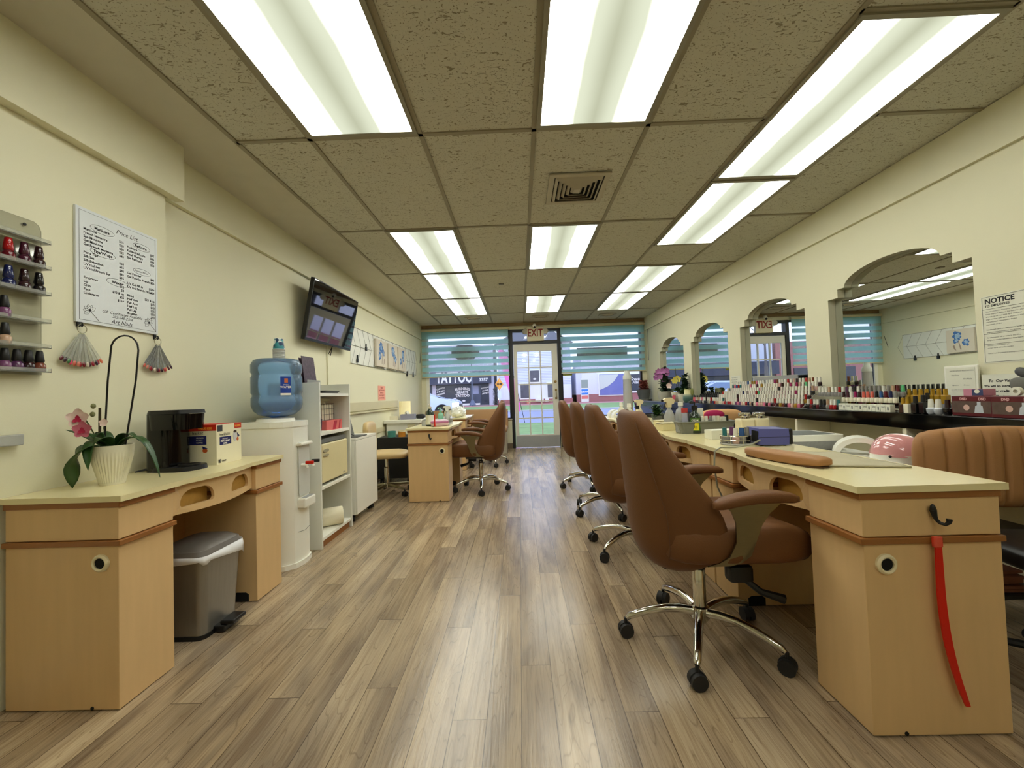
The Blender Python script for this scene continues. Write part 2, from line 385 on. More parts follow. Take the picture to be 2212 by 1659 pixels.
# right wall with four arched recesses
MY = [2.256, 3.566, 4.876, 6.187]; MW = 1.04
def arch(y0, zb=.868):
    P = [(y0, zb), (y0, 1.722), (y0 + .10, 1.722), (y0 + .10, 1.786), (y0 + .165, 1.786)]
    for i in range(1, 20):
        a = PI - PI * i / 20; P.append((y0 + MW / 2 + .355 * math.cos(a), 1.786 + .118 * math.sin(a)))
    P += [(y0 + MW - .165, 1.786), (y0 + MW - .10, 1.786), (y0 + MW - .10, 1.722), (y0 + MW, 1.722), (y0 + MW, zb)]
    return P
b = MB().holed([(YF, -.1), (YB + .12, -.1), (YB + .12, H + .08), (YF, H + .08)], [arch(y) for y in MY], .055, 'yz', XR)
b.box(XR + .064, XR + .15, YF, YB + .12, -.1, H + .08)
struct('wall_right', b, M_wall)
for i, y in enumerate(MY):
    m_ = MB().box(XR + .056, XR + .062, y - .03, y + MW + .03, .80, 1.95)
    nm = ('nearest and largest', 'second from the camera', 'third from the camera', 'farthest, beside the shop window')[i]
    tag(m_.build('wall_mirror', M_mirror), 'arched wall mirror with stepped shoulders above the black ledge, ' + nm, 'mirror', 'arched mirrors in the right wall')
# back wall, glazing
b = MB(); b.box(XL, -1.835, YB, YB + .12, 0, H); b.box(2.42, XR, YB, YB + .12, 0, H); b.box(-1.835, 2.42, YB, YB + .12, 2.335, H)
b.box(-1.835, -.165, YB, YB + .12, 0, .57); b.box(.83, 2.42, YB, YB + .12, 0, .57)
struct('wall_back', b, M_wall)
struct('trim_4', MB().box(XL + .03, XR - .02, YB - .03, YB, 2.405, H, .004), mat('brown_header_trim', C(150, 126, 92), .5))
b = MB().box(-.32, -.165, YB - .01, YB, 0, .1); b.box(-1.83, -.32, YB - .01, YB, 0, .1); b.box(.83, 2.42, YB - .01, YB, 0, .1)
struct('baseboard_back', b, mat('taupe_tile_base', C(120, 104, 84), .4))
def window(name, x0, x1):
    f = MB(); t = .035
    for (a, c) in ((x0, x0 + t), (x1 - t, x1)): f.box(a, c, YB + .03, YB + .09, .57, 2.335)
    f.box(x0, x1, YB + .03, YB + .09, .57, .60); f.box(x0, x1, YB + .03, YB + .09, 2.30, 2.335)
    o = struct(name, f, M_blackf)
    MB().box(x0 + t, x1 - t, YB + .055, YB + .061, .60, 2.30).build('glass_pane', M_glass, o)
    MB().box(x0 - .01, x1 + .01, YB - .03, YB + .03, .565, .582, .003).build('window_sill', M_whitep, o)
    if x0 < 0: MB().box(x0, x0 + .06, YB - .005, YB + .02, .57, 2.33).build('window_jamb', M_whitep, o)
    return o
window('window_1', -1.835, -.165); window('window_2', .83, 2.42)
# door frame, transom and glazed door
f = MB(); f.box(-.165, -.105, YB - .01, YB + .11, 0, 2.335); f.box(.77, .83, YB - .01, YB + .11, 0, 2.335)
f.box(-.105, .77, YB - .01, YB + .11, 2.285, 2.335); f.box(-.105, .77, YB - .01, YB + .11, 2.045, 2.105)
df = struct('door_2', f, M_blackf)
MB().box(-.105, .77, YB + .05, YB + .056, 2.105, 2.285).build('transom_glass', M_glass, df)
PX = [(-.03, .183), (.205, .418), (.440, .653)]; PZ = [(.257 + i * .3325, .257 + i * .3325 + .312) for i in range(5)]
outer = [(-.10, .012), (.765, .012), (.765, 2.04), (-.10, 2.04)]
dr = struct('door_1', MB().holed(outer, [[(a, c), (e, c), (e, d), (a, d)] for a, e in PX for c, d in PZ], .045, 'xz', YB + .015), mat('white_door_paint', C(214, 210, 196), .35))
MB().box(-.05, .70, YB + .035, YB + .039, .24, 1.93).build('glass_pane', M_glass, dr)
MB().box(-.095, .76, YB + .010, YB + .0145, .02, .235).build('kick_plate', M_alu, dr)
brass = mat('aged_brass', C(150, 122, 70), .35, metal=.8)
MB().lathe([(0, -.02), (.02, -.02), (.028, -.008), (.028, 0), (0, 0)], (.712, YB + .015, 1.285), 16, 'y').build('deadbolt', brass, dr, True)
h = MB().tube([(.715, YB + .012, 1.12), (.715, YB - .03, 1.10), (.715, YB - .035, 1.04), (.715, YB - .03, .98), (.715, YB + .012, .96)], .008)
h.box(.695, .735, YB + .006, YB + .015, 1.10, 1.14, .003).box(.695, .735, YB + .006, YB + .015, .94, .98, .003)
h.build('door_handle', brass, dr, True)
# wainscot rail on the left wall
b = MB().box(XL, XL + .018, 4.3, 6.35, .915, 1.02, .003).box(XL, XL + .028, 4.3, 6.35, .885, .905, .003).box(XL, XL + .014, 4.3, YB, .60, .66, .003)
struct('trim_5', b, M_trim)
struct('baseboard_left', MB().box(XL, XL + .012, 2.2, YB, 0, .09), mat('grey_vinyl_base', C(110, 104, 96), .5))
struct('trim_6', MB().box(XN, XN + .012, YF, 1.36, .42, .50, .003).box(XN, XN + .012, YF, 1.36, 0, .1), M_whitep)

# ------------------------------------------------------------------ ceiling grid, lights, vents
GX = [-1.0885, -.487, .123, .733, 1.343, 1.931]; GY0 = 2.144; P_ = 1.22
XA = -1.49
g = MB(); t = .012
for x in [XA] + GX: g.box(x - t, x + t, YF, YB, H - .003, H + .005)
for k in range(-4, 5):
    y = GY0 + k * P_
    g.box(XA, GX[4], y - t, y + t, H - .003, H + .005)
    g.box(GX[5], XR - .02, y - t, y + t, H - .003, H + .005)
for y in [GY0 + (k + .5) * P_ for k in (-4, -3, -2, -1, 0, 1)] + [GY0 + k * P_ for k in (2, 3, 4)]: g.box(GX[4], GX[5], y - t, y + t, H - .003, H + .005)
struct('ceiling_grid', g, mat('ceiling_grid_metal', C(150, 142, 120), .5), 'taupe metal T-bar grid holding the ceiling tiles', 'ceiling grid')
struct('ceiling_strip', MB().box(XL, XA - .01, YF, YB, H - .001, H + .005), mat('taupe_ceiling_paint', C(200, 195, 178), .7))
def troffer(i, y0, label, w=None):
    x0, x1 = GX[i] + t, GX[i + 1] - t; y1 = y0 + P_ - 2 * t; y0 += t * .5
    cx, cy = (x0 + x1) / 2, (y0 + y1) / 2; hx, hy = (x1 - x0) / 2, (y1 - y0) / 2; e = .022
    r = thing('ceiling_light', label, 'ceiling light', (cx, cy, H - .012), 0, 'fluorescent ceiling lights')
    MB().holed([(-hx, -hy), (hx, -hy), (hx, hy), (-hx, hy)], [[(-hx + e, -hy + e), (hx - e, -hy + e), (hx - e, hy - e), (-hx + e, hy - e)]], .012, 'xy', 0).build('frame', mat('light_frame_paint', C(150, 146, 128), .5), r)
    MB().box(-hx + e, hx - e, -hy + e, hy - e, .003, .008).build('diffuser', M_diff2 if i == 4 else M_diff, r)
R0 = lambda k: GY0 + k * P_
TL = [(0, -1, 'glowing ceiling panel at the upper left, cut by the top of the view'), (2, -1, 'glowing ceiling panel nearest the camera in the middle, above the square vent'),
      (0, 1, 'glowing ceiling panel in the left row, nearest of the three touching panels'), (0, 2, 'glowing ceiling panel in the left row, middle of the three touching panels'),
      (0, 3, 'glowing ceiling panel in the left row, farthest of the three touching panels'), (2, 1, 'glowing ceiling panel in the middle row, just beyond the square vent'),
      (2, 3, 'glowing ceiling panel in the middle row, farthest toward the door'), (4, -.5, 'large glowing ceiling panel at the upper right, nearest in the right row'),
      (4, .5, 'glowing ceiling panel second in the right row, touching the nearest one'), (4, 2, 'glowing ceiling panel third in the right row'), (4, 3, 'glowing ceiling panel farthest in the right row')]
for i, k, lb in TL: troffer(i, R0(k), lb)
troffer(2, R0(-3), 'added unseen ceiling panel behind the camera, brightening the table ends, middle row'); troffer(4, R0(-3.0), 'added unseen ceiling panel behind the camera, brightening the table ends, right row')  # out-of-view panels added to lift the dark table ends
def vent(cx, cy, w, d, label, nring):
    r = thing('ceiling_vent', label, 'air vent', (cx, cy, H - .012), 0, 'ceiling vents')
    mv = mat('vent_paint', C(186, 178, 158), .5)
    rect = lambda a, c: [(-a, -c), (a, -c), (a, c), (-a, c)]
    MB().holed(rect(w / 2, d / 2), [rect(w / 2 - .035, d / 2 - .035)], .009, 'xy', 0).build('frame', mv, r)
    MB().box(-w / 2 + .03, w / 2 - .03, -d / 2 + .03, d / 2 - .03, .0095, .011).build('duct', M_dark, r)
    for k in range(nring):
        a, c = w / 2 - .042 - k * .03, d / 2 - .042 - k * .03
        if min(a, c) < .02: break
        m_ = MB()
        o_, i_ = rect(a, c), rect(a - .018, c - .018)
        for q in range(4):
            q2 = (q + 1) % 4
            m_.poly([(o_[q][0], o_[q][1], .0085), (o_[q2][0], o_[q2][1], .0085), (i_[q2][0], i_[q2][1], -.010), (i_[q][0], i_[q][1], -.010)])
        if k == nring - 1: m_.poly([(p[0], p[1], -.010) for p in i_])
        m_.build('louver', mv, r, solid=.002)
vent(.44, 2.79, .40, .41, 'square ceiling air vent with stepped rings between the light panels', 5)
vent(-.79, 7.33, .30, .19, 'small rectangular ceiling vent near the window, left of three', 2)
vent(.42, 7.38, .30, .19, 'small rectangular ceiling vent near the window, middle of three', 2)
vent(1.65, 7.44, .30, .19, 'small rectangular ceiling vent near the window, right of three', 2)
tag(MB().box(-.22, -.155, 5.11, 5.17, H - .008, H + .003, .002).build('sprinkler_cover', mat('grey_cover', C(120, 112, 96), .5)), 'small grey rectangular cover plate on a ceiling tile', 'cover plate')

# ------------------------------------------------------------------ manicure tables
def bow(l):
    a = (l - .225) / .52
    return (.014 - .040 * math.sin(PI * a)) if 0 < a < 1 else 0
def dslot(c, w=.156, z0=.622, h=.070):
    P = [(c + w / 2 - .008, z0), (c + w / 2, z0 + .010)]
    for k in range(9): a = PI / 2 * k / 8; P.append((c + w / 2 - .052 + .052 * math.cos(a), z0 + h - .052 + .052 * math.sin(a)))
    for k in range(9): a = PI / 2 + PI / 2 * k / 8; P.append((c - w / 2 + .052 + .052 * math.cos(a), z0 + h - .052 + .052 * math.sin(a)))
    return P + [(c - w / 2, z0 + .010), (c - w / 2 + .008, z0)]
def table(s, loc, label, group, hook=None, grommet=True, L=.962):
    """s=+1: front faces -x (depth grows to +x); s=-1: front faces +x. Local y runs along the table."""
    r = thing('manicure_table', label, 'table', loc, 0, group)
    D = .41; X = lambda d: s * d
    for l0, l1 in ((0, .225), (L - .22, L)):
        p = MB().box(X(.004), X(D), l0, l1, .004, .566, .002).box(X(.004), X(D), l0, l1, .588, .712, .002)
        p.build('pedestal', M_maple, r)
        p = MB()
        p.box(X(-.009), X(D + .006), l0 - .009, l1 + .004, .568, .586, .002).box(X(-.004), X(D + .004), l0 - .005, l1 + .003, .700, .722, .002)
        p.build('edge_band', M_band, r)
    # curved fascia with two slots
    W = (.225, L - .22); n = 16; outer = []
    for i in range(n + 1): outer.append((W[0] + (W[1] - W[0]) * i / n, .600 - .008 * math.sin(PI * i / n)))
    for i in range(n, -1, -1): outer.append((W[0] + (W[1] - W[0]) * i / n, .720))
    slots = [[(p[0], p[1]) for p in dslot(c)] for c in (W[0] + .125, W[1] - .125)]
    m_ = MB().holed(outer, slots, .014, 'yz', 0)
    for v in m_.bm.verts: v.co.x = X(v.co.x + bow(v.co.y) + .012)
    fz = m_.build('fascia', M_maple, r)
    m_ = MB()
    for sl in slots:
        c = sum(p[0] for p in sl) / len(sl); m_.box(X(.045 + bow(c)), X(.050 + bow(c)), c - .09, c + .09, .612, .70)
    m_.build('slot_backing', mat('tan_slot_cloth', C(186, 142, 66), .8, var=.15, scale=60), r)
    MB().box(X(D - .02), X(D - .005), W[0], W[1], .30, .70).build('back_panel', M_maplei, r)
    nt_ = MB()
    for yy in (W[1] - .003,):
        P = [(X(.05), .004), (X(.05), .04), (X(.065), .05), (X(.115), .05), (X(.13), .04), (X(.13), .004)]
        nt_.prism(P, .003, 'xz', yy)
    nt_.build('cable_notch', M_dark, r)
    # top slab
    pts = [(-.016, -.012), (-.016, .235)]
    for i in range(1, 16):
        l = .235 + (L - .23 - .235) * i / 16; pts.append((bow(l) - .012, l))
    pts += [(-.016, L - .23), (-.016, L + .004), (D + .018, L + .004), (D + .018, -.012)]
    m_ = MB().prism([(X(d), l) for d, l in pts], .020, 'xy', .7215); m_.build('table_top', M_top, r)
    if grommet:
        gx = .066; m_ = MB().lathe([(.019, -.002), (.019, -.008), (.024, -.011), (.030, -.006), (.031, 0), (.019, .0)], (X(gx), 0, .508), 24, 'y'); m_.build('grommet_ring', M_ring, r, True)
        MB().lathe([(0, -.0035), (.0195, -.0035), (.0195, -.001), (0, -.001)], (X(gx), 0, .508), 24, 'y').build('grommet_hole', M_dark, r)
        MB().lathe([(0, -.002), (.006, -.002), (.006, .001), (0, .001)], (X(.10), 0, .010), 10, 'y').build('drill_hole', M_dark, r)
    if hook is not None:
        x = X(hook); hk = MB()
        hk.ball((x, -.010, .668), .010, 12, 8, (.8, .7, 1.7))
        hk.tube([(x, -.010, .668), (x + .002, -.012, .650), (x + .004, -.014, .640), (x + .009, -.020, .631), (x + .016, -.028, .629), (x + .022, -.032, .636), (x + .023, -.033, .646)], [.009, .0065, .005, .005, .005, .006, .0075], 10)
        hk.build('coat_hook', M_black, r, True)
    return r
RX = 1.012
table(1, (RX, 1.252, 0), 'maple manicure table nearest on the right with red strip hanging from its end', 'manicure tables', hook=.205)
table(1, (RX, 2.232, 0), 'maple manicure table second in the right row, under the grey basket', 'manicure tables', grommet=False)
table(1, (RX + .01, 3.212, 0), 'maple manicure table third in the right row, mostly behind chair backs', 'manicure tables', grommet=False)
table(1, (RX + .02, 4.192, 0), 'maple manicure table farthest in the right row, under white bottles', 'manicure tables', grommet=False)
table(-1, (-1.418, 1.412, 0), 'maple manicure table against the left wall holding the orchid and coffee maker', 'manicure tables')
table(-1, (-.735, 4.10, 0), 'maple manicure table in the middle left beside a brown chair, with small black hook', 'manicure tables', hook=.19)
table(-1, (-.79, 5.82, 0), 'maple manicure table on the left closest to the window bench', 'manicure tables', hook=.10)

# ------------------------------------------------------------------ salon chairs
def sq(mb, c, r, e1=.5, e2=.5, nu=24, nv=12, fn=None):
    def sp(v, e): return math.copysign(abs(v) ** e, v)
    def f(u, v):
        a, b_ = 2 * PI * u, PI * (v - .5)
        x = c[0] + r[0] * sp(math.cos(b_), e1) * sp(math.cos(a), e2); y = c[1] + r[1] * sp(math.cos(b_), e1) * sp(math.sin(a), e2); z = c[2] + r[2] * sp(math.sin(b_), e1)
        return fn(x, y, z) if fn else (x, y, z)
    mb.grid(f, nu, nv, True); return mb
def caster(r, x, y, a, h=.058, par=None):
    c, s_ = math.cos(a), math.sin(a); rr = h / 2
    m_ = MB()
    for o in (-.013, .013):
        m_.add(MB().lathe([(0, o - .008), (rr, o - .009), (rr, o + .009), (0, o + .008)], (0, 0, rr + .001), 16, 'x'))
    hb = MB(); P = [(rr * 1.08 * math.cos(t_), rr + rr * 1.08 * math.sin(t_)) for t_ in [PI * k / 10 for k in range(11)]]
    m_.prism([(p[0], p[1] + .002) for p in P], .010, 'yz', -.005)
    m_.tube([(0, 0, rr), (0, 0, h + .022)], .007, 8)
    m_.xf(Matrix.Translation((x, y, 0)) @ Matrix.Rotation(a, 4, 'Z'))
    o = m_.build('caster', M_rubber, par if par else r, True)
    return o
def lerp_t(tab, z):
    for (a, va), (b_, vb) in zip(tab, tab[1:]):
        if z <= b_: 
            k = (z - a) / (b_ - a); k = max(0, min(1, k)); return va + (vb - va) * k
    return tab[-1][1]
def salon_chair(label, loc, rz, ang, group='brown leatherette salon chairs'):
    r = thing('salon_chair', label, 'chair', loc, rz, group)
    W = [(.335, .12), (.36, .17), (.40, .208), (.46, .238), (.54, .250), (.62, .250), (.70, .242), (.78, .228), (.86, .210), (.92, .190), (.955, .160), (.972, .115)]
    DD = [(.335, .10), (.36, .16), (.40, .225), (.46, .275), (.54, .285), (.60, .270), (.66, .225), (.72, .185), (.78, .145), (.84, .110), (.90, .08), (.972, .045)]
    RR = [(.335, -.19), (.36, -.225), (.40, -.255), (.46, -.272), (.54, -.282), (.70, -.292), (.86, -.300), (.94, -.302), (.972, -.29)]
    TT = [(.335, .05), (.40, .085), (.54, .10), (.70, .085), (.86, .062), (.94, .05), (.972, .03)]
    zs = [z for z, _ in W]; n = 9
    def sec(z):
        w, d, rr, t = (lerp_t(q, z) for q in (W, DD, RR, TT)); P = []
        for i in range(n):
            s_ = -1 + 2 * i / (n - 1); P.append((rr + d * abs(s_) ** 2.3, w * math.sin(s_ * PI / 2), z))
        for i in range(n):
            s_ = 1 - 2 * i / (n - 1); P.append((rr + t + (d - t * .55) * abs(s_) ** 2.6, (w - .028) * math.sin(s_ * PI / 2), z))
        return P
    m_ = MB(); rings = [[m_.bm.verts.new(p) for p in sec(z)] for z in zs]
    for a, b_ in zip(rings, rings[1:]):
        for k in range(2 * n): m_.bm.faces.new((a[k], a[(k + 1) % (2 * n)], b_[(k + 1) % (2 * n)], b_[k]))
    for rg in (rings[0], rings[-1]):
        for i in range(n - 1): m_.bm.faces.new((rg[i], rg[i + 1], rg[2 * n - 2 - i], rg[2 * n - 1 - i]))
    bk = m_.build('backrest', M_leather, r, 80, sub=1)
    sm = MB()
    for sg in (-1, 1):   # stitched seam down each side of the shell
        P = []
        for z in [.40 + .053 * k for k in range(11)]:
            w, d, rr = (lerp_t(q, z) for q in (W, DD, RR)); P.append((rr + d * .62 ** 2.3 - .001, sg * w * math.sin(.62 * PI / 2), z))
        sm.tube(P, .0018, 5)
    sm.build('seam', mat('dark_brown_seam', C(96, 62, 36), .6), bk)
    def bend(x, y, z):
        z += .035 * (abs(y) / .245) ** 2 * (1 if z > .45 else .2)
        if x > .22 and z > .47: z -= (x - .22) ** 2 * 1.6
        return (x, y, z)
    sq(MB(), (.085, 0, .455), (.290, .240, .072), .45, .45, 32, 12, bend).build('seat', M_leather, r, 80)
    for sg in (-1, 1):
        m_ = MB(); sq(m_, (.10, sg * .268, .662), (.152, .034, .021), .6, .6, 20, 8, lambda x, y, z: (x, y, z - .9 * (x - .14) ** 2))
        ar = m_.build('armrest', M_leather, r, 80)
        P = [(.20, .642), (.15, .600), (.122, .560), (.100, .505), (.083, .450), (.060, .415), (.03, .398), (-.055, .396), (-.02, .415), (.008, .445), (.030, .500), (.030, .570), (.015, .610), (-.01, .632)]
        y0 = sg * .262; m_ = MB().prism(P, .007, 'xz', y0 - .0035)
        for v in m_.bm.verts: v.co.y -= sg * .05 * max(0, (.47 - v.co.z) / .075) ** 1.5
        m_.build('arm_bracket', M_steel, r, True)
    MB().box(-.14, .16, -.11, .11, .362, .392, .01).build('seat_plate', M_black, r)
    lv = MB().box(.06, .15, -.15, -.09, .30, .365, .012); lv.tube([(.11, -.13, .32), (.17, -.15, .27), (.25, -.16, .245)], [.012, .013, .018], 8); lv.build('tilt_lever', M_black, r, True)
    MB().lathe([(0, .335), (.020, .335), (.022, .315), (.027, .312), (.027, .302), (0, .302)], (0, 0, 0), 16).build('column_collar', M_black, r, True)
    MB().lathe([(0, .365), (.014, .365), (.014, .33), (.0255, .31), (.0255, .15), (.034, .145), (.036, .10), (.026, .085), (0, .085)], (0, 0, 0), 20).build('gas_column', M_chrome, r, True)
    for k in range(5):
        a = ang + k * 2 * PI / 5 - rz; c, s_ = math.cos(a), math.sin(a)
        P = [(.025, .125), (.08, .132), (.14, .130), (.20, .118), (.25, .102), (.288, .088), (.300, .078)]
        lg = MB().tube([(q * c, q * s_, z) for q, z in P], [.019, .018, .017, .016, .015, .014, .009], 10).build('base_leg', M_chrome, r, True)
        caster(r, .305 * c, .305 * s_, a + .5 + k * 1.1, par=lg)
    return r
d2 = math.radians
salon_chair('brown high-back salon chair nearest the camera, drawn up to the first right table', (.725, 1.74, -.002), 0, d2(-116))
salon_chair('brown high-back salon chair second from the camera on the right, largely behind the nearest', (.735, 2.735, -.002), 0, d2(1))
salon_chair('brown high-back salon chair third from the camera on the right', (.745, 3.63, -.002), 0, d2(-80))
salon_chair('brown high-back salon chair farthest on the right, next to a chrome guest chair', (.735, 4.61, -.002), 0, d2(-90))
salon_chair('brown salon chair facing the middle left table, side view with both armrests visible', (-.46, 4.58, -.002), PI, d2(-85))
salon_chair('brown salon chair tucked behind the other left chair, near the window bench', (-.53, 6.22, -.002), PI, d2(-60))
# ================================================================== LEFT WALL THINGS
def cbox(mb, cx, cy, cz, w, d, h, bev=0.0): return mb.box(cx - w / 2, cx + w / 2, cy - d / 2, cy + d / 2, cz, cz + h, bev)
# price list
r = thing('price_list', 'white price list board for manicures, pedicures and waxing on the left wall', 'sign', (XN + .008, 1.845, 1.415))
w_, h_ = .385, .495; y0_, z0_ = 1.652, 1.415
MB().box(XN + .001, XN + .012, y0_, y0_ + w_, z0_, z0_ + h_, .001).build('board', M_board, r, world_=True)
fx = XN + .0126
def lt(mb, s, u, v, size, **k): return add_text(mb, s, size, (fx, y0_ + u, z0_ + v), FR_LEFT, **k)
b = MB(); sz = .0148
rows1 = [('Manicure', '$15'), ('French Manicure', '$20'), ('Spa Manicure', '$30'), ('Gel Manicure', '$35'), ('Gel French Manicure', '$45')]
rows2 = [('Party Tips', '$60'), ('Silk Set', '$65'), ('Silk Extension', '$80'), ('UV Gel Set', '$85'), ('UV Gel French Set', '$95')]
rows3 = [('Pedicure', '$35'), ('Reflex-Pedicure', '$45'), ('Heel Therapy', '$45'), ('Spa Pedicure', '$50')]
rows4 = [('Gel Powder', '$45'), ('Gel Powder French', '$55'), ('', ''), ('UV Gel Fill-in', '$50+'), ('UV Gel French Fill-in', '$60+')]
rows5 = [('Eyebrows', '$12'), ('Lip', '$8'), ('Chin', '$10 & up'), ('Face', '$25'), ('Underarm', '$15+')]
rows6 = [('Bikini', '$25 & up'), ('Half Arm', '$35'), ('Full Arm', '$40'), ('Half Leg', '$35'), ('Full Leg', '$50'), ('Brazilian', '$50')]
def block(rows, u, up, v, st=.0168):
    for i, (a, p) in enumerate(rows):
        if a: lt(b, a, u, v - i * st, sz, bold=.0004, sx=1.0); lt(b, p, up, v - i * st, sz, bold=.0004, align='RIGHT', sx=1.0)
block(rows1, .030, .207, .402); block(rows2, .030, .207, .300); block(rows5, .030, .207, .192)
block(rows3, .222, .366, .392); block(rows4, .222, .366, .268); block(rows6, .222, .366, .160)
lt(b, 'Price List', .170, .440, .028, shear=.35); lt(b, 'Manicure', .075, .420, .0175, bold=.0006); lt(b, 'Pedicure', .262, .412, .0175, bold=.0006)
lt(b, 'Tips/Wraps', .070, .317, .0175, bold=.0006); lt(b, 'Powder/Fill-in', .262, .292, .012); lt(b, 'Waxing', .150, .204, .0175, bold=.0006)
lt(b, 'Gift Certificates Available', .105, .060, .0185, shear=.35); lt(b, '203-248-2506', .150, .044, .0175, shear=.35); lt(b, 'Art Nails', .145, .018, .027, shear=.35)
b.build('lettering', M_txt, r, world_=True)
b = MB()
for (u, v, w, h) in ((.11, .426, .105, .034), (.297, .418, .09, .032), (.112, .323, .11, .034), (.298, .296, .09, .028), (.176, .210, .10, .032)):
    P = [(fx, y0_ + u + w / 2 * math.cos(a), z0_ + v + h / 2 * math.sin(a)) for a in [2 * PI * k / 28 for k in range(29)]]
    b.tube(P, .0006, 4, False)
P = [(fx, y0_ + u, z0_ + v) for u, v in ((.013, .013), (w_ - .013, .013), (w_ - .013, h_ - .013), (.013, h_ - .013), (.013, .013))]; b.tube(P, .0006, 4, False)
b.build('outline', M_txt, r, world_=True)
for cu, cv in ((.055, .055), (.335, .05)):
    b = MB(); rr_ = random.Random(3)
    for k in range(6):
        a = PI * .2 + k * PI / 5; L_ = .028
        P = []
        for q in range(13):
            t_ = q / 12; ww = .008 * math.sin(PI * t_)
            P.append((fx, y0_ + cu + L_ * t_ * math.cos(a) - ww * math.sin(a), z0_ + cv + L_ * t_ * math.sin(a) + ww * math.cos(a)))
        for q in range(12, -1, -1):
            t_ = q / 12; ww = -.008 * math.sin(PI * t_)
            P.append((fx, y0_ + cu + L_ * t_ * math.cos(a) - ww * math.sin(a), z0_ + cv + L_ * t_ * math.sin(a) + ww * math.cos(a)))
        b.tube(P, .0005, 4, False)
    b.tube([(fx, y0_ + cu + .002, z0_ + cv), (fx, y0_ + cu + .02, z0_ + cv - .018), (fx, y0_ + cu + .036, z0_ + cv - .036)], .0008, 4)
    b.ball((fx, y0_ + cu, z0_ + cv + .004), .005, 8, 6, (.2, 1, 1))
    b.build('flower_drawing', M_txt, r, world_=True)
# nail sample rings
tipc = [C(90, 20, 30), C(60, 22, 40), C(60, 120, 60), C(220, 70, 110), C(200, 90, 70), C(196, 110, 90), C(150, 24, 34), C(120, 16, 30), C(205, 190, 170), C(70, 14, 30), C(150, 20, 40), C(40, 10, 26), C(160, 40, 50), C(214, 110, 70)]
TIPM = [mat('nail_tip_colour_%s' % w, c, .2, coat=.5) for w, c in zip(['wine', 'plum', 'green', 'pink', 'coral', 'salmon', 'red', 'deep_red', 'cream', 'aubergine', 'ruby', 'black_cherry', 'rose', 'orange'], tipc)]
def sample_ring(y, z, n, L, R, label, sh):
    r = thing('nail_sample_ring', label, 'nail colour samples', (XN + .02, y, z), 0, 'nail colour sample rings')
    b = MB().tube([(-.014, 0, .030), (0, 0, .028), (.004, 0, .018), (0, 0, .012), (-.004, 0, .018)], .003, 6).box(-.019, -.012, -.007, .007, .012, .040, .002); b.build('wall_hook', M_black, r)
    b = MB().tube([(0, R * math.cos(a), -R + .020 + R * math.sin(a)) for a in [2 * PI * k / 24 for k in range(25)]], .0016, 6, False); b.build('ring', M_chrome, r)
    for k in range(n):
        a = -PI / 2 + (k - (n - 1) / 2) * (1.22 / n); rad = R; cy, cz = 0, -R + .010
        x = (k % 3) * .003 - .003
        d = Vector((0, math.cos(a), math.sin(a))); nn = Vector((0, -math.sin(a), math.cos(a))); c0 = Vector((x, cy, cz)) + d * (R - .006)
        b = MB(); w0, w1 = .003, .0065
        q = [c0 + nn * w0, c0 + d * L + nn * w1, c0 + d * L - nn * w1, c0 - nn * w0]
        f0 = [p + Vector((.0008, 0, 0)) for p in q]; f1 = [p - Vector((.0008, 0, 0)) for p in q]
        b.poly(f0); b.poly(f1[::-1])
        for i in range(4): b.poly([f0[i], f0[(i + 1) % 4], f1[(i + 1) % 4], f1[i]])
        st = b.build('sample_stick', M_acryl3, r)
        b = MB(); c1 = c0 + d * (L + .006)
        b.ball((0, 0, 0), 1, 8, 6); b.xf(Matrix.Translation(c1 + Vector((.0015, 0, 0))) @ Matrix.Rotation(a + PI / 2, 4, 'X') @ Matrix.Diagonal((.003, .0068, .011, 1)))
        b.build('nail_tip', TIPM[(k + sh) % len(TIPM)], st, True)
    return r
sample_ring(1.668, 1.384, 14, .122, .0185, 'fan of clear nail colour sample sticks under the left end of the price list', 0)
sample_ring(2.026, 1.378, 12, .118, .0185, 'fan of clear nail colour sample sticks under the right end of the price list', 4)
# acrylic polish rack, left edge
r = thing('polish_wall_rack', 'clear acrylic wall rack of nail polish at the left edge of the view', 'rack', (XN + .03, 1.40, 1.18))
yr0, yr1 = 1.12, 1.535
b = MB().prism([(yr0, 1.185), (yr1, 1.185), (yr1, 1.745), (yr1 - .008, 1.765), (yr1 - .025, 1.775), (yr0, 1.775)], .004, 'yz', XN + .002); b.build('back_plate', M_acryl, r, world_=True)
shz = [1.196, 1.288, 1.385, 1.492, 1.592, 1.692]
for z in shz: MB().box(XN + .006, XN + .050, yr0, yr1 - .004, z - .003, z).box(XN + .048, XN + .050, yr0, yr1 - .004, z - .004, z + .012).build('rack_shelf', M_acryl3, r, world_=True)
MB().ball((XN + .008, yr1 - .055, 1.752), .006, 10, 6, (.5, 1, 1)).build('screw', M_black, r, world_=True)
def polish(kind, bm_, cm_, label, loc, group, s=1.0):
    o = MB()
    if kind == 'opi': o.lathe([(0, 0), (.0145, 0), (.016, .004), (.0155, .022), (.011, .030), (.007, .032), (0, .032)], (0, 0, 0), 10)
    else: o.lathe([(0, 0), (.0125, 0), (.0145, .003), (.0150, .022), (.013, .030), (.007, .034), (0, .034)], (0, 0, 0), 8, a0=PI / 8)
    if s != 1: o.xf(Matrix.Diagonal((s, s, s, 1)))
    o = o.build('nail_polish_bottle', bm_, None, True); o.location = loc
    c = MB()
    if kind == 'opi': c.lathe([(0, .031), (.0105, .031), (.0125, .036), (.0085, .068), (.007, .070), (0, .070)], (0, 0, 0), 10)
    else: c.lathe([(0, .033), (.0095, .033), (.0095, .036), (.0085, .072), (0, .073)], (0, 0, 0), 10)
    if s != 1: c.xf(Matrix.Diagonal((s, s, s, 1)))
    c.build('cap', cm_, o, True)
    return tag(o, label, 'nail polish', group)
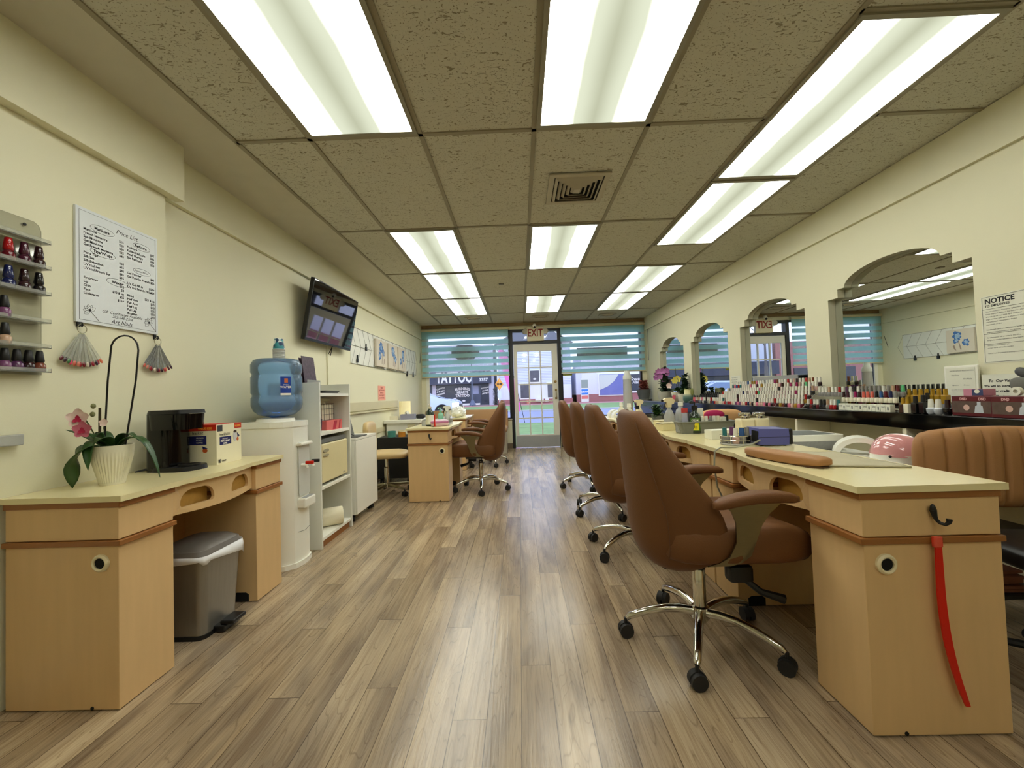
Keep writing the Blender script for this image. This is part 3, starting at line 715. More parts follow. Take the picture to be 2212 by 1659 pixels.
def pm(n, c, rough=.15): return mat('polish_' + n, c, rough, coat=.4, var=.03)
PC = dict(wine=pm('wine', C(96, 18, 30)), plum=pm('plum', C(70, 24, 44)), dark=pm('dark_brown', C(48, 22, 26)), navy=pm('navy', C(26, 34, 84)), black=pm('black', C(20, 18, 20)), mauve=pm('mauve', C(120, 70, 110)), violet=pm('violet', C(90, 50, 90)), brown=pm('brown', C(120, 60, 40)), red=pm('red', C(170, 24, 28)), coral=pm('coral', C(226, 110, 96)), pink=pm('pink', C(222, 120, 150)), blush=pm('blush', C(214, 176, 164)), teal=pm('teal', C(36, 110, 112)), blue=pm('blue', C(50, 90, 150)), grey=pm('grey', C(140, 138, 134)), gold=pm('gold', C(168, 130, 40)), green=pm('green', C(90, 180, 120)), cream=pm('cream', C(228, 222, 200)), magenta=pm('magenta', C(150, 30, 90)), nude=pm('nude', C(196, 160, 130)))
CAPW = mat('white_cap', C(232, 230, 218), .35, var=.02); CAPB = mat('black_cap', C(26, 25, 25), .4)
G = 'polish bottles on the clear wall rack'
rack = [(4, [('wine', 'red', 'dark red polish, top filled shelf of the wall rack, third from its right end'), ('plum', 'plum', 'plum polish, top filled shelf of the wall rack, second from its right end'), ('dark', 'dark', 'brown-red polish at the right end of the top filled shelf of the wall rack')]),
        (3, [('navy', 'navy', 'navy blue polish on the second filled shelf of the clear wall rack'), ('dark', 'dark', 'very dark polish in the middle of the rack shelf holding navy blue polish'), ('black', 'black', 'black polish at the right end of the second filled shelf of the wall rack')])]
SY = [1.415, 1.462, 1.508]
for si, rw in [(k, v) for k, v in rack]:
    for y, (bc, cc, lb) in zip(SY, rw): polish('opi', PC[bc], PC[cc], lb, (XN + .028, y, shz[si]), G, 1.18)
polish('opi', PC['mauve'], CAPB, 'lone mauve polish on the wall rack shelf below the blue ones', (XN + .033, 1.400, shz[2]), G, 1.1)
polish('opi', PC['nude'], CAPB, 'lone beige polish on the wall rack shelf just above the bottom row', (XN + .033, 1.402, shz[1]), G, 1.1)
for y, bc, lb in zip([1.405, 1.44, 1.475, 1.51], ['mauve', 'violet', 'dark', 'brown'], ['pale mauve polish with black cap, bottom rack shelf, fourth from its right end', 'violet polish with black cap, bottom rack shelf, third from its right end', 'dark polish with black cap, bottom rack shelf, second from its right end', 'brown polish with black cap at the right end of the bottom rack shelf']):
    polish('opi', PC[bc], CAPB, lb, (XN + .028, y, shz[0]), G, 1.12)
polish('opi', PC['red'], PC['red'], 'bright red polish cut by the left edge of the view, top filled rack shelf', (XN + .033, 1.366, shz[4]), G, 1.18)
tag(MB().box(XN + .001, XN + .030, 1.28, 1.462, .925, .965, .004).build('acrylic_strip', M_acryl2), 'small clear plastic strip stuck on the wall below the polish rack', 'holder')
tag(MB().tube([(-1.95 + .25 + .10 * math.cos(a) * 1.3, 1.10 + .05 * math.sin(a), .006) for a in [PI * k / 12 * 1.2 for k in range(13)]], .004, 6).build('floor_cable', M_black), 'black cable loop lying on the floor at the lower left corner', 'cable')

# orchid in ribbed pot with wire hoop
def leaf(mb, p0, p1, p2, w, fold=.25, n=12, th=.0):
    p0, p1, p2 = Vector(p0), Vector(p1), Vector(p2); prev = None; rows = []
    for i in range(n + 1):
        t_ = i / n; p = p0 * (1 - t_) ** 2 + p1 * 2 * t_ * (1 - t_) + p2 * t_ ** 2; d = ((p1 - p0) * (1 - t_) + (p2 - p1) * t_).normalized()
        sd = d.cross(Vector((0, 0, 1))); sd = sd.normalized() if sd.length > .05 else Vector((1, 0, 0)) if prev is None else prev
        if prev is not None and sd.dot(prev) < 0: sd = -sd
        prev = sd; up = sd.cross(d).normalized(); ww = w * (math.sin(PI * min(1, t_ ** .75 * .97 + .03))) ** .7
        rows.append([mb.bm.verts.new(p + sd * ww * k / 2 + up * fold * ww * abs(k) / 2) for k in (-2, -1, 0, 1, 2)])
    for a, c in zip(rows, rows[1:]):
        for k in range(4): mb.bm.faces.new((a[k], a[k + 1], c[k + 1], c[k]))
    return mb
def petal_flower(mb, c, r, face=(0, -1, 0), n=5, rnd=None, cup=.3):
    f = Vector(face).normalized(); a = f.cross(Vector((0, 0, 1))).normalized(); u = a.cross(f)
    for k in range(n):
        an = PI / 2 + 2 * PI * k / n; d = a * math.cos(an) + u * math.sin(an); s_ = f.cross(d)
        L_ = r * (1.0 if k % 2 == 0 else .95); wd = r * .46; rows = []
        for i in range(6):
            t_ = i / 5; ww = wd * math.sin(PI * (t_ * .82 + .16)) ** .6; p = Vector(c) + d * L_ * t_ + f * cup * r * (t_ ** 2) * .6
            rows.append([mb.bm.verts.new(p + s_ * ww * q + f * .12 * r * q * q) for q in (-1, 0, 1)])
        for x, y in zip(rows, rows[1:]):
            for q in range(2): mb.bm.faces.new((x[q], x[q + 1], y[q + 1], y[q]))
    return mb
M_petw = mat('pale_pink_petal', C(232, 206, 196), .6, var=.1, scale=30); M_petp = mat('rose_petal', C(206, 110, 130), .6, var=.15, scale=30); M_petr = mat('crimson_petal_centre', C(180, 30, 70), .5)
TZ = .7415
r = thing('potted_orchid', 'pink orchid in a ribbed white pot with a tall black wire hoop', 'plant', (-1.665, 1.63, TZ)); r.scale = (.93, .93, 1)
seg = 72; prof = [(.042, 0), (.044, .006), (.043, .014), (.053, .05), (.066, .10), (.071, .135), (.072, .158), (.067, .158), (.062, .12), (0, .12)]
b = MB(); rings = []
for rad, z in prof:
    if rad == 0: rings.append([b.bm.verts.new((0, 0, z))]); continue
    rib = .0016 if .01 < z < .14 and rad > .04 and (rad, z) != (.062, .12) else 0
    rings.append([b.bm.verts.new(((rad + rib * (1 if k % 2 else -1)) * math.cos(2 * PI * k / seg), (rad + rib * (1 if k % 2 else -1)) * math.sin(2 * PI * k / seg), z)) for k in range(seg)])
for a, c in zip(rings, rings[1:]):
    for k in range(seg):
        if len(c) == 1: b.bm.faces.new((a[k], a[(k + 1) % seg], c[0]))
        else: b.bm.faces.new((a[k], a[(k + 1) % seg], c[(k + 1) % seg], c[k]))
b.bm.faces.new(rings[0][::-1]); pot = b.build('pot', M_pot, r, 50)
MB().lathe([(0, .142), (.062, .138), (.064, .132)], (0, 0, 0), 20).build('soil', M_soil, r)
LV = [((-.015, -.045, .15), (-.04, -.125, .185), (-.066, -.100, .004), .050), ((.0, -.01, .14), (-.02, -.10, .24), (.00, -.10, .07), .024), ((.02, .0, .14), (.12, .02, .27), (.185, .03, .015), .024),
      ((-.02, 0, .14), (-.10, -.01, .20), (-.185, -.02, .225), .020), ((-.01, .01, .14), (-.06, .02, .25), (-.10, .02, .18), .022), ((.01, .02, .14), (.05, .0, .24), (.10, .02, .17), .026), ((0, -.02, .14), (.02, -.05, .22), (.01, -.085, .17), .030), ((-.03, 0, .13), (-.05, -.03, .24), (-.03, -.05, .19), .028)]
for a in LV: leaf(MB(), a[0], a[1], a[2], a[3]).build('leaf', M_leaf, r, 80, solid=.002)
MB().tube([(-.045, 0, .13), (-.050, -.005, .20), (-.044, -.01, .31)], [.006, .005, .0045], 8).build('stem_stake', mat('dark_bamboo', C(60, 50, 30), .7), r, True)
H_ = [(-.035, 0, .10), (-.030, 0, .24), (-.018, 0, .42), (-.004, 0, .54)] + [(.058 + .062 * math.cos(a), 0, .545 + .058 * math.sin(a)) for a in [PI - PI * k / 10 for k in range(1, 10)]] + [(.120, 0, .54), (.108, 0, .42), (.078, 0, .26), (.052, 0, .12)]
MB().tube(H_, .0035, 8).build('wire_hoop', M_black, r, True)
MB().tube([(-.03, -.01, .14), (-.08, -.02, .24), (-.09, -.03, .27)], .0025, 6).tube([(-.03, -.01, .14), (-.02, -.02, .22), (.0, -.03, .25)], .0015, 6).build('flower_stem', M_stem, r)
for c, rad, m1 in (((-.105, -.04, .270), .040, M_petw), ((-.075, -.05, .225), .034, M_petp)):
    fl = petal_flower(MB(), c, rad, (.45, -1, .1)).build('flower', m1, r, 60)
    petal_flower(MB(), (c[0] + .004, c[1] - .008, c[2] - .004), rad * .42, (.45, -1, .1), 3).build('flower_centre', M_petr, fl, 60)
petal_flower(MB(), (.0, -.035, .25), .017, (.4, -1, .2)).build('flower', M_petw, r, 60)
for c in ((-.055, -.03, .285), (-.062, -.02, .318)): MB().ball(c, .009, 8, 6, (1, 1, 1.2)).build('bud', mat('olive_bud', C(120, 122, 80), .6), r, True)

# coffee maker
r = thing('coffee_maker', 'black single-serve coffee maker on the left table', 'coffee maker', (-1.665, 1.945, TZ), d2(-4))
def rbx(mb, w0, d0, z0, w1, d1, z1, rr=.03, cx=0, cy=0):
    a = rrect(cx, cy, w0, d0, rr); c = rrect(cx, cy, w1, d1, rr); A = [mb.bm.verts.new((p[0], p[1], z0)) for p in a]; B = [mb.bm.verts.new((p[0], p[1], z1)) for p in c]; n = len(A)
    for i in range(n): mb.bm.faces.new((A[i], A[(i + 1) % n], B[(i + 1) % n], B[i]))
    mb.bm.faces.new(A[::-1]); mb.bm.faces.new(B); return mb
b = MB(); rbx(b, .115, .15, .0, .110, .15, .27, .03, -.045, 0); b.build('body', M_blackg, r, 50)
b = MB(); rbx(b, .19, .155, .195, .20, .160, .268, .05, 0, 0); b.build('brew_head', M_blackg, r, 50)
b = MB(); rbx(b, .206, .166, .270, .200, .160, .288, .05, 0, 0); b.build('lid', M_black, r, 50)
b = MB(); rbx(b, .215, .16, .0, .21, .155, .020, .06, .012, 0); b.build('base', M_black, r, 50)
MB().lathe([(0, .021), (.045, .021), (.045, .027), (.040, .024), (0, .024)], (.062, 0, 0), 24).build('drip_tray', M_black, r, True)
MB().tube([(-.10, -.04, .01), (-.135, -.08, .006), (-.15, -.04, .006), (-.17, .02, .006)], .003, 6).build('power_cord', M_black, r)
# K-cup style coffee box
r = thing('coffee_pod_box', 'white and red carton of coffee pods beside the coffee maker', 'box', (-1.628, 2.130, TZ), d2(0)); r.scale = (1, .72, 1)
bw, bd, bh = .185, .255, .205
bx0, bx1, by0, by1 = -bw + .075, .075, -.115, .14
bx1 = .078; bx0 = -.095
MB().box(bx0, bx1, by0, by1, 0, bh, .001).build('carton', mat('off_white_card', C(232, 226, 196), .5, var=.01), r)
M_redc = mat('red_card_print', C(196, 40, 16), .5); M_navy = mat('navy_print', C(22, 26, 92), .5); M_yel = mat('yellow_print', C(240, 170, 60), .5)
e = .0006
b = MB().box(bx1, bx1 + e, by1 - .075, by1, bh - .028, bh).box(bx0, bx1, by0 - e, by0, bh - .030, bh).box(bx0, bx1, by0, by1, bh, bh + e); b.build('red_panel', M_redc, r)
b = MB().box(bx1, bx1 + e, by0 + .03, by0 + .145, .098, .140).box(bx0 + .0, bx1 - .052, by0 - e, by0, .105, .150); b.build('navy_panel', M_navy, r)
MB().box(bx1, bx1 + e, by0 + .008, by0 + .058, bh - .036, bh - .004).build('dark_panel', mat('charcoal_print', C(50, 54, 58), .5), r)
b = MB(); FX = bx1 + 2 * e
add_text(b, 'bowl & basket', .021, (FX, by0 + .028, .146), FR_LEFT, sx=.85); add_text(b, '80', .026, (FX, by0 + .015, .008), FR_LEFT, bold=.001); add_text(b, 'COUNT', .011, (FX, by0 + .05, .012), FR_LEFT, bold=.0006)
b.build('lettering', M_txt, r); b = MB(); add_text(b, 'basket', .022, (bx1 - .125, by0 - 2 * e, .158), FR_BACK); b.build('side_lettering', M_txt, r)
b = MB(); add_text(b, 'DARK ROAST', .009, (FX, by0 + .055, .126), FR_LEFT); add_text(b, 'FRENCH ROAST', .0125, (FX, by0 + .038, .114), FR_LEFT, bold=.0005); add_text(b, 'COFFEE', .0115, (FX, by0 + .062, .101), FR_LEFT, bold=.0005)
add_text(b, 'FRENCH', .011, (bx1 - .105, by0 - 2 * e, .136), FR_BACK); add_text(b, 'ROAST', .011, (bx1 - .105, by0 - 2 * e, .124), FR_BACK); add_text(b, 'COFFEE', .010, (bx1 - .105, by0 - 2 * e, .112), FR_BACK); b.build('white_lettering', M_wtxt, r)
b = MB(); add_text(b, 'VALUE SIZE', .013, (FX, by1 - .070, bh - .020), FR_LEFT, bold=.0005, sx=.9); add_text(b, 'VALUE SIZE', .014, (bx1 - .095, by0 - 2 * e, bh - .022), FR_BACK, bold=.0005); b.build('yellow_lettering', M_yel, r)
b = MB().prism(oval(by0 + .185, .138, .040, .060), e, 'yz', bx1 + e); b.build('mug_picture', mat('mug_print', C(200, 200, 202), .5), r)
MB().prism(oval(by0 + .185, .160, .034, .014), e, 'yz', bx1 + 2.2 * e).build('coffee_picture', mat('coffee_print', C(60, 40, 30), .5), r)
b = MB().prism(oval(by0 + .212, .118, .022, .020), e, 'yz', bx1 + 2 * e).prism(oval(bx1 - .060, .075, .026, .022), e, 'xz', by0 - e); b.build('fruit_picture', mat('orange_print', C(196, 90, 40), .5), r)
MB().prism([(by0 + .205, .155), (by0 + .235, .135), (by0 + .215, .125)], e, 'yz', bx1 + e).prism([(bx1 - .075, .098), (bx1 - .045, .086), (bx1 - .07, .080)], e, 'xz', by0 - e).build('napkin_picture', M_navy, r)
# pedal bin
r = thing('pedal_bin', 'stainless pedal bin with grey lid and white liner under the left table', 'bin', (-1.545, 1.925, 0))
b = MB(); rbx(b, .20, .225, .012, .235, .26, .36, .035); b.build('body', mat('bin_steel', C(150, 146, 138), .3, metal=.7, var=.1, stretch=(12, 12, .6)), r, 50)
b = MB(); rbx(b, .21, .235, 0, .21, .235, .018, .04); b.build('base', M_black, r, 50)
b = MB(); ou = rrect(0, 0, .25, .275, .04, 4); n = len(ou); rn = random.Random(5); R1 = []; R2 = []
for i, p in enumerate(ou):
    R1.append(b.bm.verts.new((p[0] * 1.02, p[1] * 1.02, .375))); d_ = rn.uniform(.02, .075); R2.append(b.bm.verts.new((p[0] * (1.03 + rn.uniform(0, .03)), p[1] * (1.03 + rn.uniform(0, .03)), .375 - d_)))
for i in range(n): b.bm.faces.new((R1[i], R1[(i + 1) % n], R2[(i + 1) % n], R2[i]))
b.build('liner', mat('white_liner', C(226, 226, 228), .4), r, True, solid=.001)
b = MB(); rbx(b, .25, .28, .375, .235, .265, .395, .05); rbx(b, .225, .255, .395, .19, .22, .412, .05); b.build('lid', mat('grey_lid', C(108, 102, 96), .45), r, 50)
b = MB().box(.10, .155, -.055, .055, .004, .032, .006).box(.125, .19, -.045, .045, .032, .050, .006); b.build('pedal', M_black, r)

# water cooler with jug
r = thing('water_cooler', 'white floor-standing water cooler under a blue jug', 'water cooler', (-1.615, 2.66, 0))
def dshape(w, d, fr=.05, n=8):
    """footprint with a bowed front toward +x"""
    P = [(-w / 2, -d / 2), (w / 2 - fr, -d / 2)] 
    for k in range(n + 1):
        a = -PI / 2 + PI * k / n; P.append((w / 2 - fr + fr * math.cos(a), d / 2 * math.sin(a)))
    P += [(-w / 2, d / 2)]
    return P
body = [(-.17, -.15), (.05, -.15), (.12, -.13), (.165, -.09), (.18, -.03), (.18, .03), (.165, .09), (.12, .13), (.05, .15), (-.17, .15)]
body = [(x, y * 1.0) for x, y in body]
MB().prism([(x * .99, y * .99) for x, y in body], .86, 'xy', .03).build('body', M_whitep, r, 30)
MB().prism([(x * 1.03 + .003, y * 1.04) for x, y in body], .032, 'xy', 0).build('base', M_whitep, r)
MB().prism([(x * 1.01, y * 1.02) for x, y in body], .035, 'xy', .890).build('top_cover', M_whitep, r)
MB().lathe([(0, .924), (.115, .924), (.110, .945), (.085, .952), (0, .952)], (0, 0, 0), 28).build('jug_collar', M_whitep, r, True)
M_rec = mat('recess_plastic', C(205, 206, 198), .35)
MB().box(.1795, .183, -.062, .070, .44, .79, .001).build('tap_recess', M_rec, r)
MB().box(.165, .205, -.070, .076, .765, .785, .006).build('recess_hood', M_whitep, r)
b = MB().box(.165, .222, -.066, .072, .365, .430, .010); dt = b.build('drip_box', M_whitep, r)
MB().box(.185, .216, -.055, .060, .428, .432).build('drip_grille', M_alu, dt)
for y, m1, nm in ((-.03, M_red, 'hot_tap'), (.045, M_black, 'cold_tap')):
    MB().tube([(.18, y, .640), (.215, y, .640), (.222, y, .620)], .009, 10).build(nm, M_whitep, r, True)
    MB().box(.210, .262, y - .009, y + .009, .644, .664, .004).xf(Matrix.Identity(4)).build('tap_lever', m1, r)
MB().tube([(.176, -.07, .22), (.184, 0, .212), (.176, .07, .22)], .0015, 5).build('front_groove', M_txtg, r)
r = thing('water_jug', 'translucent blue water jug upside down on the cooler', 'water jug', (-1.603, 2.66, .952))
prof = [(.035, .0), (.060, .006), (.105, .018), (.137, .045), (.150, .080), (.150, .128), (.143, .140), (.143, .150), (.150, .162), (.150, .262), (.143, .274), (.143, .284), (.150, .296), (.150, .345), (.135, .374), (.115, .382), (0, .382)]
MB().lathe(prof, (0, 0, 0), 40).build('jug', M_jug, r, 60)
MB().lathe([(0, .006), (.100, .020), (.130, .045), (.142, .080), (.142, .098), (0, .098)], (0, 0, 0), 32).build('water', glassy('jug_water', (.30, .52, .86, 1), .18), r, 60)
b = MB()
def onring(rad, a0, a1, z0, z1, n=8, o=(0, 0)):
    m_ = MB()
    for k in range(n):
        a, c = a0 + (a1 - a0) * k / n, a0 + (a1 - a0) * (k + 1) / n
        m_.poly([(rad * math.cos(a), rad * math.sin(a), z0), (rad * math.cos(c), rad * math.sin(c), z0), (rad * math.cos(c), rad * math.sin(c), z1), (rad * math.cos(a), rad * math.sin(a), z1)])
    return m_
A0 = d2(-52); 
onring(.1512, A0, A0 + .42, .150, .262).build('label', mat('blue_label', C(30, 66, 160), .4), r)
onring(.1514, A0, A0 + .42, .142, .156).build('label_edge', M_wtxt, r)
def ring_text(s, size, rad, ac, z, m1, par, sx=1.0, **k):
    me = text_mesh(s, size, align='CENTER', sx=sx, **k)
    for v in me.vertices:
        a = ac + v.co.x / rad; zz = z + v.co.y; v.co = Vector((rad * math.cos(a), rad * math.sin(a), zz))
    m_ = MB(); m_.bm.from_mesh(me); return m_.build('label_lettering', m1, par)
ring_text('WATER', .019, .1518, A0 + .21, .188, M_wtxt, r, bold=.0005); ring_text('SPRING', .010, .1518, A0 + .21, .206, M_wtxt, r)
onring(.1518, A0 + .15, A0 + .29, .222, .250, 4).build('label_picture', mat('orange_leaf_print', C(206, 110, 60), .5), r)
# stack of paper cups on the jug
r = thing('paper_cup_stack', 'stack of upside-down patterned paper cups on the water jug', 'cups', (-1.575, 2.64, 1.3345))
for k in range(9):
    lo = k * .0082
    if k < 8: MB().lathe([(.036, lo), (.037, lo + .003), (.0345, lo + .0085)], (0, 0, 0), 24).build('cup_rim', mat('white_cup_rim', C(206, 206, 200), .6), r, True, solid=.0006)
M_cup = bpy.data.materials.new('teal_leaf_cup'); M_cup.use_nodes = True
_n = M_cup.node_tree.nodes; _l = M_cup.node_tree.links; _v = _n.new('ShaderNodeTexVoronoi'); _v.inputs['Scale'].default_value = 42; _v.distance = 'MINKOWSKI'; _v.inputs['Exponent'].default_value = 1.2
_r = _n.new('ShaderNodeValToRGB'); _r.color_ramp.interpolation = 'CONSTANT'; _t = _n.new('ShaderNodeTexCoord'); _l.new(_t.outputs['Object'], _v.inputs[0]); _l.new(_v.outputs[1], _r.inputs[0]); _l.new(_r.outputs[0], _n['Principled BSDF'].inputs[0])
_r.color_ramp.elements[0].color = C(16, 60, 96); _r.color_ramp.elements[1].position = .66; _r.color_ramp.elements[1].color = C(214, 224, 222); _k = _r.color_ramp.elements.new(.36); _k.color = C(50, 140, 150)
MB().lathe([(.0345, .066), (.026, .132), (.024, .134), (0, .133)], (0, 0, 0), 24).build('top_cup', M_cup, r, 60)

# white shelf unit and what stands in it
SX0, SX1, SY0, SY1 = -1.80, -1.43, 2.875, 3.40
r = thing('shelf_unit', 'tall white open shelf unit between the water cooler and the white cabinet', 'shelf', (-1.60, 3.14, 0))
M_grw = mat('greyish_white_board', C(222, 222, 212), .45, var=.02)
for nm, a in (('side_panel', (SX0, SX1, SY0, SY0 + .018, 0, 1.185)), ('side_panel', (SX0, SX1, SY1 - .018, SY1, 0, 1.185)), ('back_panel', (SX0, SX0 + .008, SY0 + .018, SY1 - .018, .03, 1.17))):
    MB().box(*a, .001).build(nm, M_grw, r, world_=True)
for z in (1.085, .800, .412, .052):
    MB().box(SX0 + .008, SX1 - .004, SY0 + .018, SY1 - .018, z, z + .022, .001).build('shelf_board', M_white, r, world_=True)
MB().box(SX1 - .04, SX1 - .02, SY0 + .018, SY1 - .018, 0, .052).build('toe_board', M_band, r, world_=True)
# towel warmer
r = thing('towel_warmer', 'cream towel warmer cabinet on the middle shelf', 'towel warmer', (-1.60, 3.14, .436))
MB().box(-.16, .135, -.225, .215, .012, .335, .006).build('body', mat('warmer_grey', C(150, 148, 138), .4, metal=.3), r)
dr_ = MB().box(.137, .160, -.222, .212, .018, .300, .008).build('door', mat('warm_cream_plastic', C(226, 214, 168), .35), r)
for z, h in ((.250, .016), (.215, .012)): MB().prism(oval(-.165, z, .085, h * 1.6), .008, 'yz', .158).build('handle', mat('warmer_handle', C(160, 154, 130), .3), dr_)
b = MB(); add_text(b, 'SALON', .013, (.1605, .12, .035), FR_LEFT, bold=.0004); b.build('lettering', M_txtg, dr_)
MB().box(.135, .150, -.21, .20, .304, .334, .003).build('control_strip', M_txtg, r)
for y in (-.18, .17): MB().lathe([(0, 0), (.012, 0), (.012, .013), (0, .013)], (.10, y, 0), 12).build('foot', M_rubber, r)
# tissue box in wire basket etc.
r = thing('pink_box', 'pink and red patterned carton under the wire basket on the shelf', 'box', (-1.555, 3.19, .8225))
MB().box(-.08, .085, -.13, .14, 0, .075, .002).build('carton', mat('pink_card', C(216, 106, 100), .5), r)
MB().prism([(-.03, .004), (.02, .004), (.05, .070), (.0, .070)], .0006, 'yz', .0853).prism([(.07, .004), (.10, .004), (.11, .07), (.09, .07)], .0006, 'yz', .0853).build('red_pattern', mat('crimson_card', C(170, 24, 50), .5), r)
r = thing('wire_basket', 'black wire basket around a white tissue box on the shelf', 'basket', (-1.57, 3.17, .8985))
b = MB()
for z in (.002, .045, .09, .128):
    P = [(-.06, -.105, z), (.06, -.105, z), (.06, .105, z), (-.06, .105, z), (-.06, -.105, z)]
    for a, c in zip(P, P[1:]): b.tube([a, c], .0016, 5)
for k in range(6):
    y = -.105 + .042 * k
    for x in (-.06, .06): b.tube([(x, y, .002), (x, y, .128)], .0014, 5)
for k in range(1, 4):
    x = -.06 + .03 * k
    for y in (-.105, .105): b.tube([(x, y, .002), (x, y, .128)], .0014, 5)
b.build('wire_frame', M_blackf, r)
r = thing('tissue_box', 'white tissue box with a tissue sticking out, inside the wire basket', 'tissue box', (-1.57, 3.17, .900))
MB().box(-.054, .054, -.098, .098, 0, .118, .003).build('carton', mat('cream_card', C(222, 216, 190), .6), r)
b = MB(); rn = random.Random(2); V = b.grid(lambda u, v: ((u - .5) * (.05 + .09 * v) + .012 * math.sin(v * 9 + u * 7), (v * .0) + .03 * math.sin(u * 9) * (v + .3), .116 + .058 * v * (1 - .35 * abs(u - .4))), 9, 6); b.build('tissue', M_paper, r, True, solid=.0008)
r = thing('blue_bowl_stack', 'dark blue cup standing on the shelf beside the pink carton', 'cup', (-1.49, 2.945, .8225))
MB().lathe([(0, 0), (.032, 0), (.036, .03), (.040, .095), (.037, .095), (.033, .01), (0, .01)], (0, 0, 0), 20).build('cup', mat('dark_blue_ceramic', C(24, 34, 92), .2, coat=.4), r, True)
tag(MB().box(-1.52, -1.44, 2.93, 3.10, .8225, .8265).build('paper_sheets', M_paper), 'few white paper sheets lying at the front of the shelf', 'paper')
r = thing('sunglasses_tray', 'dark flat tray lying on the top shelf board', 'tray', (-1.54, 3.20, 1.1075))
b = MB(); rbx(b, .10, .26, 0, .13, .30, .022, .04); b.build('tray', M_blackf, r, 50)
# brochures
r = thing('brochure_holder', 'holder of dark purple brochures standing on the shelf unit behind the jug', 'brochures', (-1.60, 3.0, 1.1075))
MB().box(-.055, .075, -.09, .10, 0, .006).box(.066, .069, -.09, .10, .006, .10).build('holder', M_acryl2, r)
M_bro = mat('brochure_print', C(70, 50, 66), .4, var=.9, scale=45)
for k in range(6):
    m_ = MB().box(-.002, .001, -.085, .09, 0, .27 - .012 * k); m_.xf(Matrix.Translation((.055 - .016 * k, .002 * k, .008)) @ Matrix.Rotation(-.12 - .02 * k, 4, 'Y')); m_.build('brochure', M_bro, r)
# paper towel roll
r = thing('paper_towel_roll', 'cream paper towel roll lying on the bottom shelf', 'paper towel', (-1.56, 3.16, .0745 + .068))
b = MB(); P = [(.020, -.14), (.068, -.14), (.068, .14), (.020, .14)]; b.lathe(P + [P[0]], (0, 0, 0), 32, 'y'); b.xf(Matrix.Rotation(-1.0, 4, 'Z')); b.build('paper', mat('cream_towel_paper', C(232, 224, 196), .8, bump=.1, bscale=150), r, 50)
b = MB(); b.lathe([(.0195, -.1402), (.0195, .1402)], (0, 0, 0), 20, 'y'); b.xf(Matrix.Rotation(-1.0, 4, 'Z')); b.build('core', mat('grey_card_core', C(120, 118, 120), .8), r, True)
# rolling cabinet
r = thing('rolling_cabinet', 'white rolling cabinet on black casters beside the shelf unit', 'cabinet', (-1.60, 3.75, 0))
MB().box(-.19, .165, -.275, .225, .065, .700, .002).build('body', M_white, r)
MB().box(-.19, .180, -.275, .228, .702, .722, .002).build('top', M_white, r)
MB().box(.166, .181, -.272, .222, .070, .698, .002).build('door', M_white, r)
for x, y, a in ((.12, -.23, .4), (.12, .18, 1.0), (-.15, -.23, 0), (-.15, .18, .6)): caster(r, x, y, a, .055)
# grey wedge stand with cable
r = thing('grey_felt_stand', 'dark grey upright wedge standing on the white cabinet', 'stand', (-1.62, 3.62, .7225))
b = MB().prism([(-.10, 0), (.10, 0), (.055, .19), (.03, .215), (-.10, .215)], .16, 'xz', -.08); b.build('wedge', mat('grey_felt', C(112, 112, 106), .9, bump=.1), r)
MB().box(.04, .20, -.10, .12, 0, .008, .003).build('foot_plate', mat('grey_felt_dark', C(90, 90, 86), .9), r)
MB().tube([(-.02, -.085, .03), (.05, -.10, .055), (.11, -.09, .045), (.15, -.05, .012)], .0025, 6).build('cable', M_black, r)

# wall television
r = thing('television', 'wall-mounted flat television tilted down above the shelf unit', 'television', (-1.80, 3.96, 1.86))
tv = Matrix.Rotation(-.185, 4, 'Y')   # local x = outward
tvt = Matrix.Rotation(.187, 4, 'Y')
b = MB().box(-.035, 0, -.48, .48, -.275, .275, .004); b.xf(tvt); b.build('housing', M_black, r)
b = MB().box(.0002, .0012, -.470, .470, -.252, .266); b.xf(tvt); b.build('screen', mat('tv_screen', C(14, 15, 20), .03, spec=1.0, coat=1.0, var=0), r)
b = MB().box(-.129, -.115, -.10, .10, -.12, .12).box(-.125, -.04, -.03, .03, -.03, .03); b.build('wall_mount', M_black, r)
b = MB().tube([(-.05, .06, -.26), (-.09, .05, -.34), (-.08, .065, -.36), (-.06, .06, -.28)], .004, 6); b.build('hanging_cable', M_black, r)
b = MB().tube([(-.122, .09, -.25), (-.122, .09, -.70)], .006, 6); b.build('cable_cover', M_wall, r)

# wire photo line on the wall
r = thing('wire_photo_line', 'grey wire lines with zigzag and black clips stretched along the left wall', 'wall decoration', (XL + .01, 6.1, 1.68))
X0 = XL + .008; b = MB(); y0, y1 = 4.62, 7.55
MB().box(XL + .001, XL + .004, y0, y1, 1.475, 1.905).build('white_backing', mat('cool_white_wall_patch', C(222, 222, 214), .6, var=.01), r, world_=True)
for z0, z1 in ((1.905, 1.905), (1.475, 1.475), (1.69, 1.69)): b.tube([(X0, y0, z0), (X0, y1, z1)], .0028, 5)
for k in range(18):
    y = y0 + .02 + k * .17
    b.tube([(X0, y, 1.905), (X0, y + .12, 1.69), (X0, y, 1.475)], .0016, 4)
b.build('wires', mat('grey_wire', C(150, 148, 140), .5), r, world_=True)
for y, z in ((5.08, 1.70), (4.80, 1.53), (6.93, 1.46), (7.33, 1.46)):
    MB().box(XL + .005, XL + .022, y - .022, y + .022, z - .035, z + .012, .004).box(XL + .005, XL + .02, y - .008, y + .010, z + .008, z + .055, .003).build('clip', M_black, r, world_=True)
M_blp = mat('blue_petal_print', C(62, 106, 168), .6, var=.4, scale=26); M_blp2 = mat('pale_blue_print', C(150, 176, 204), .6, var=.3, scale=26); M_brp = mat('taupe_print', C(150, 132, 120), .6)
M_can = mat('pale_canvas', C(206, 196, 180), .75, var=.05, scale=5)
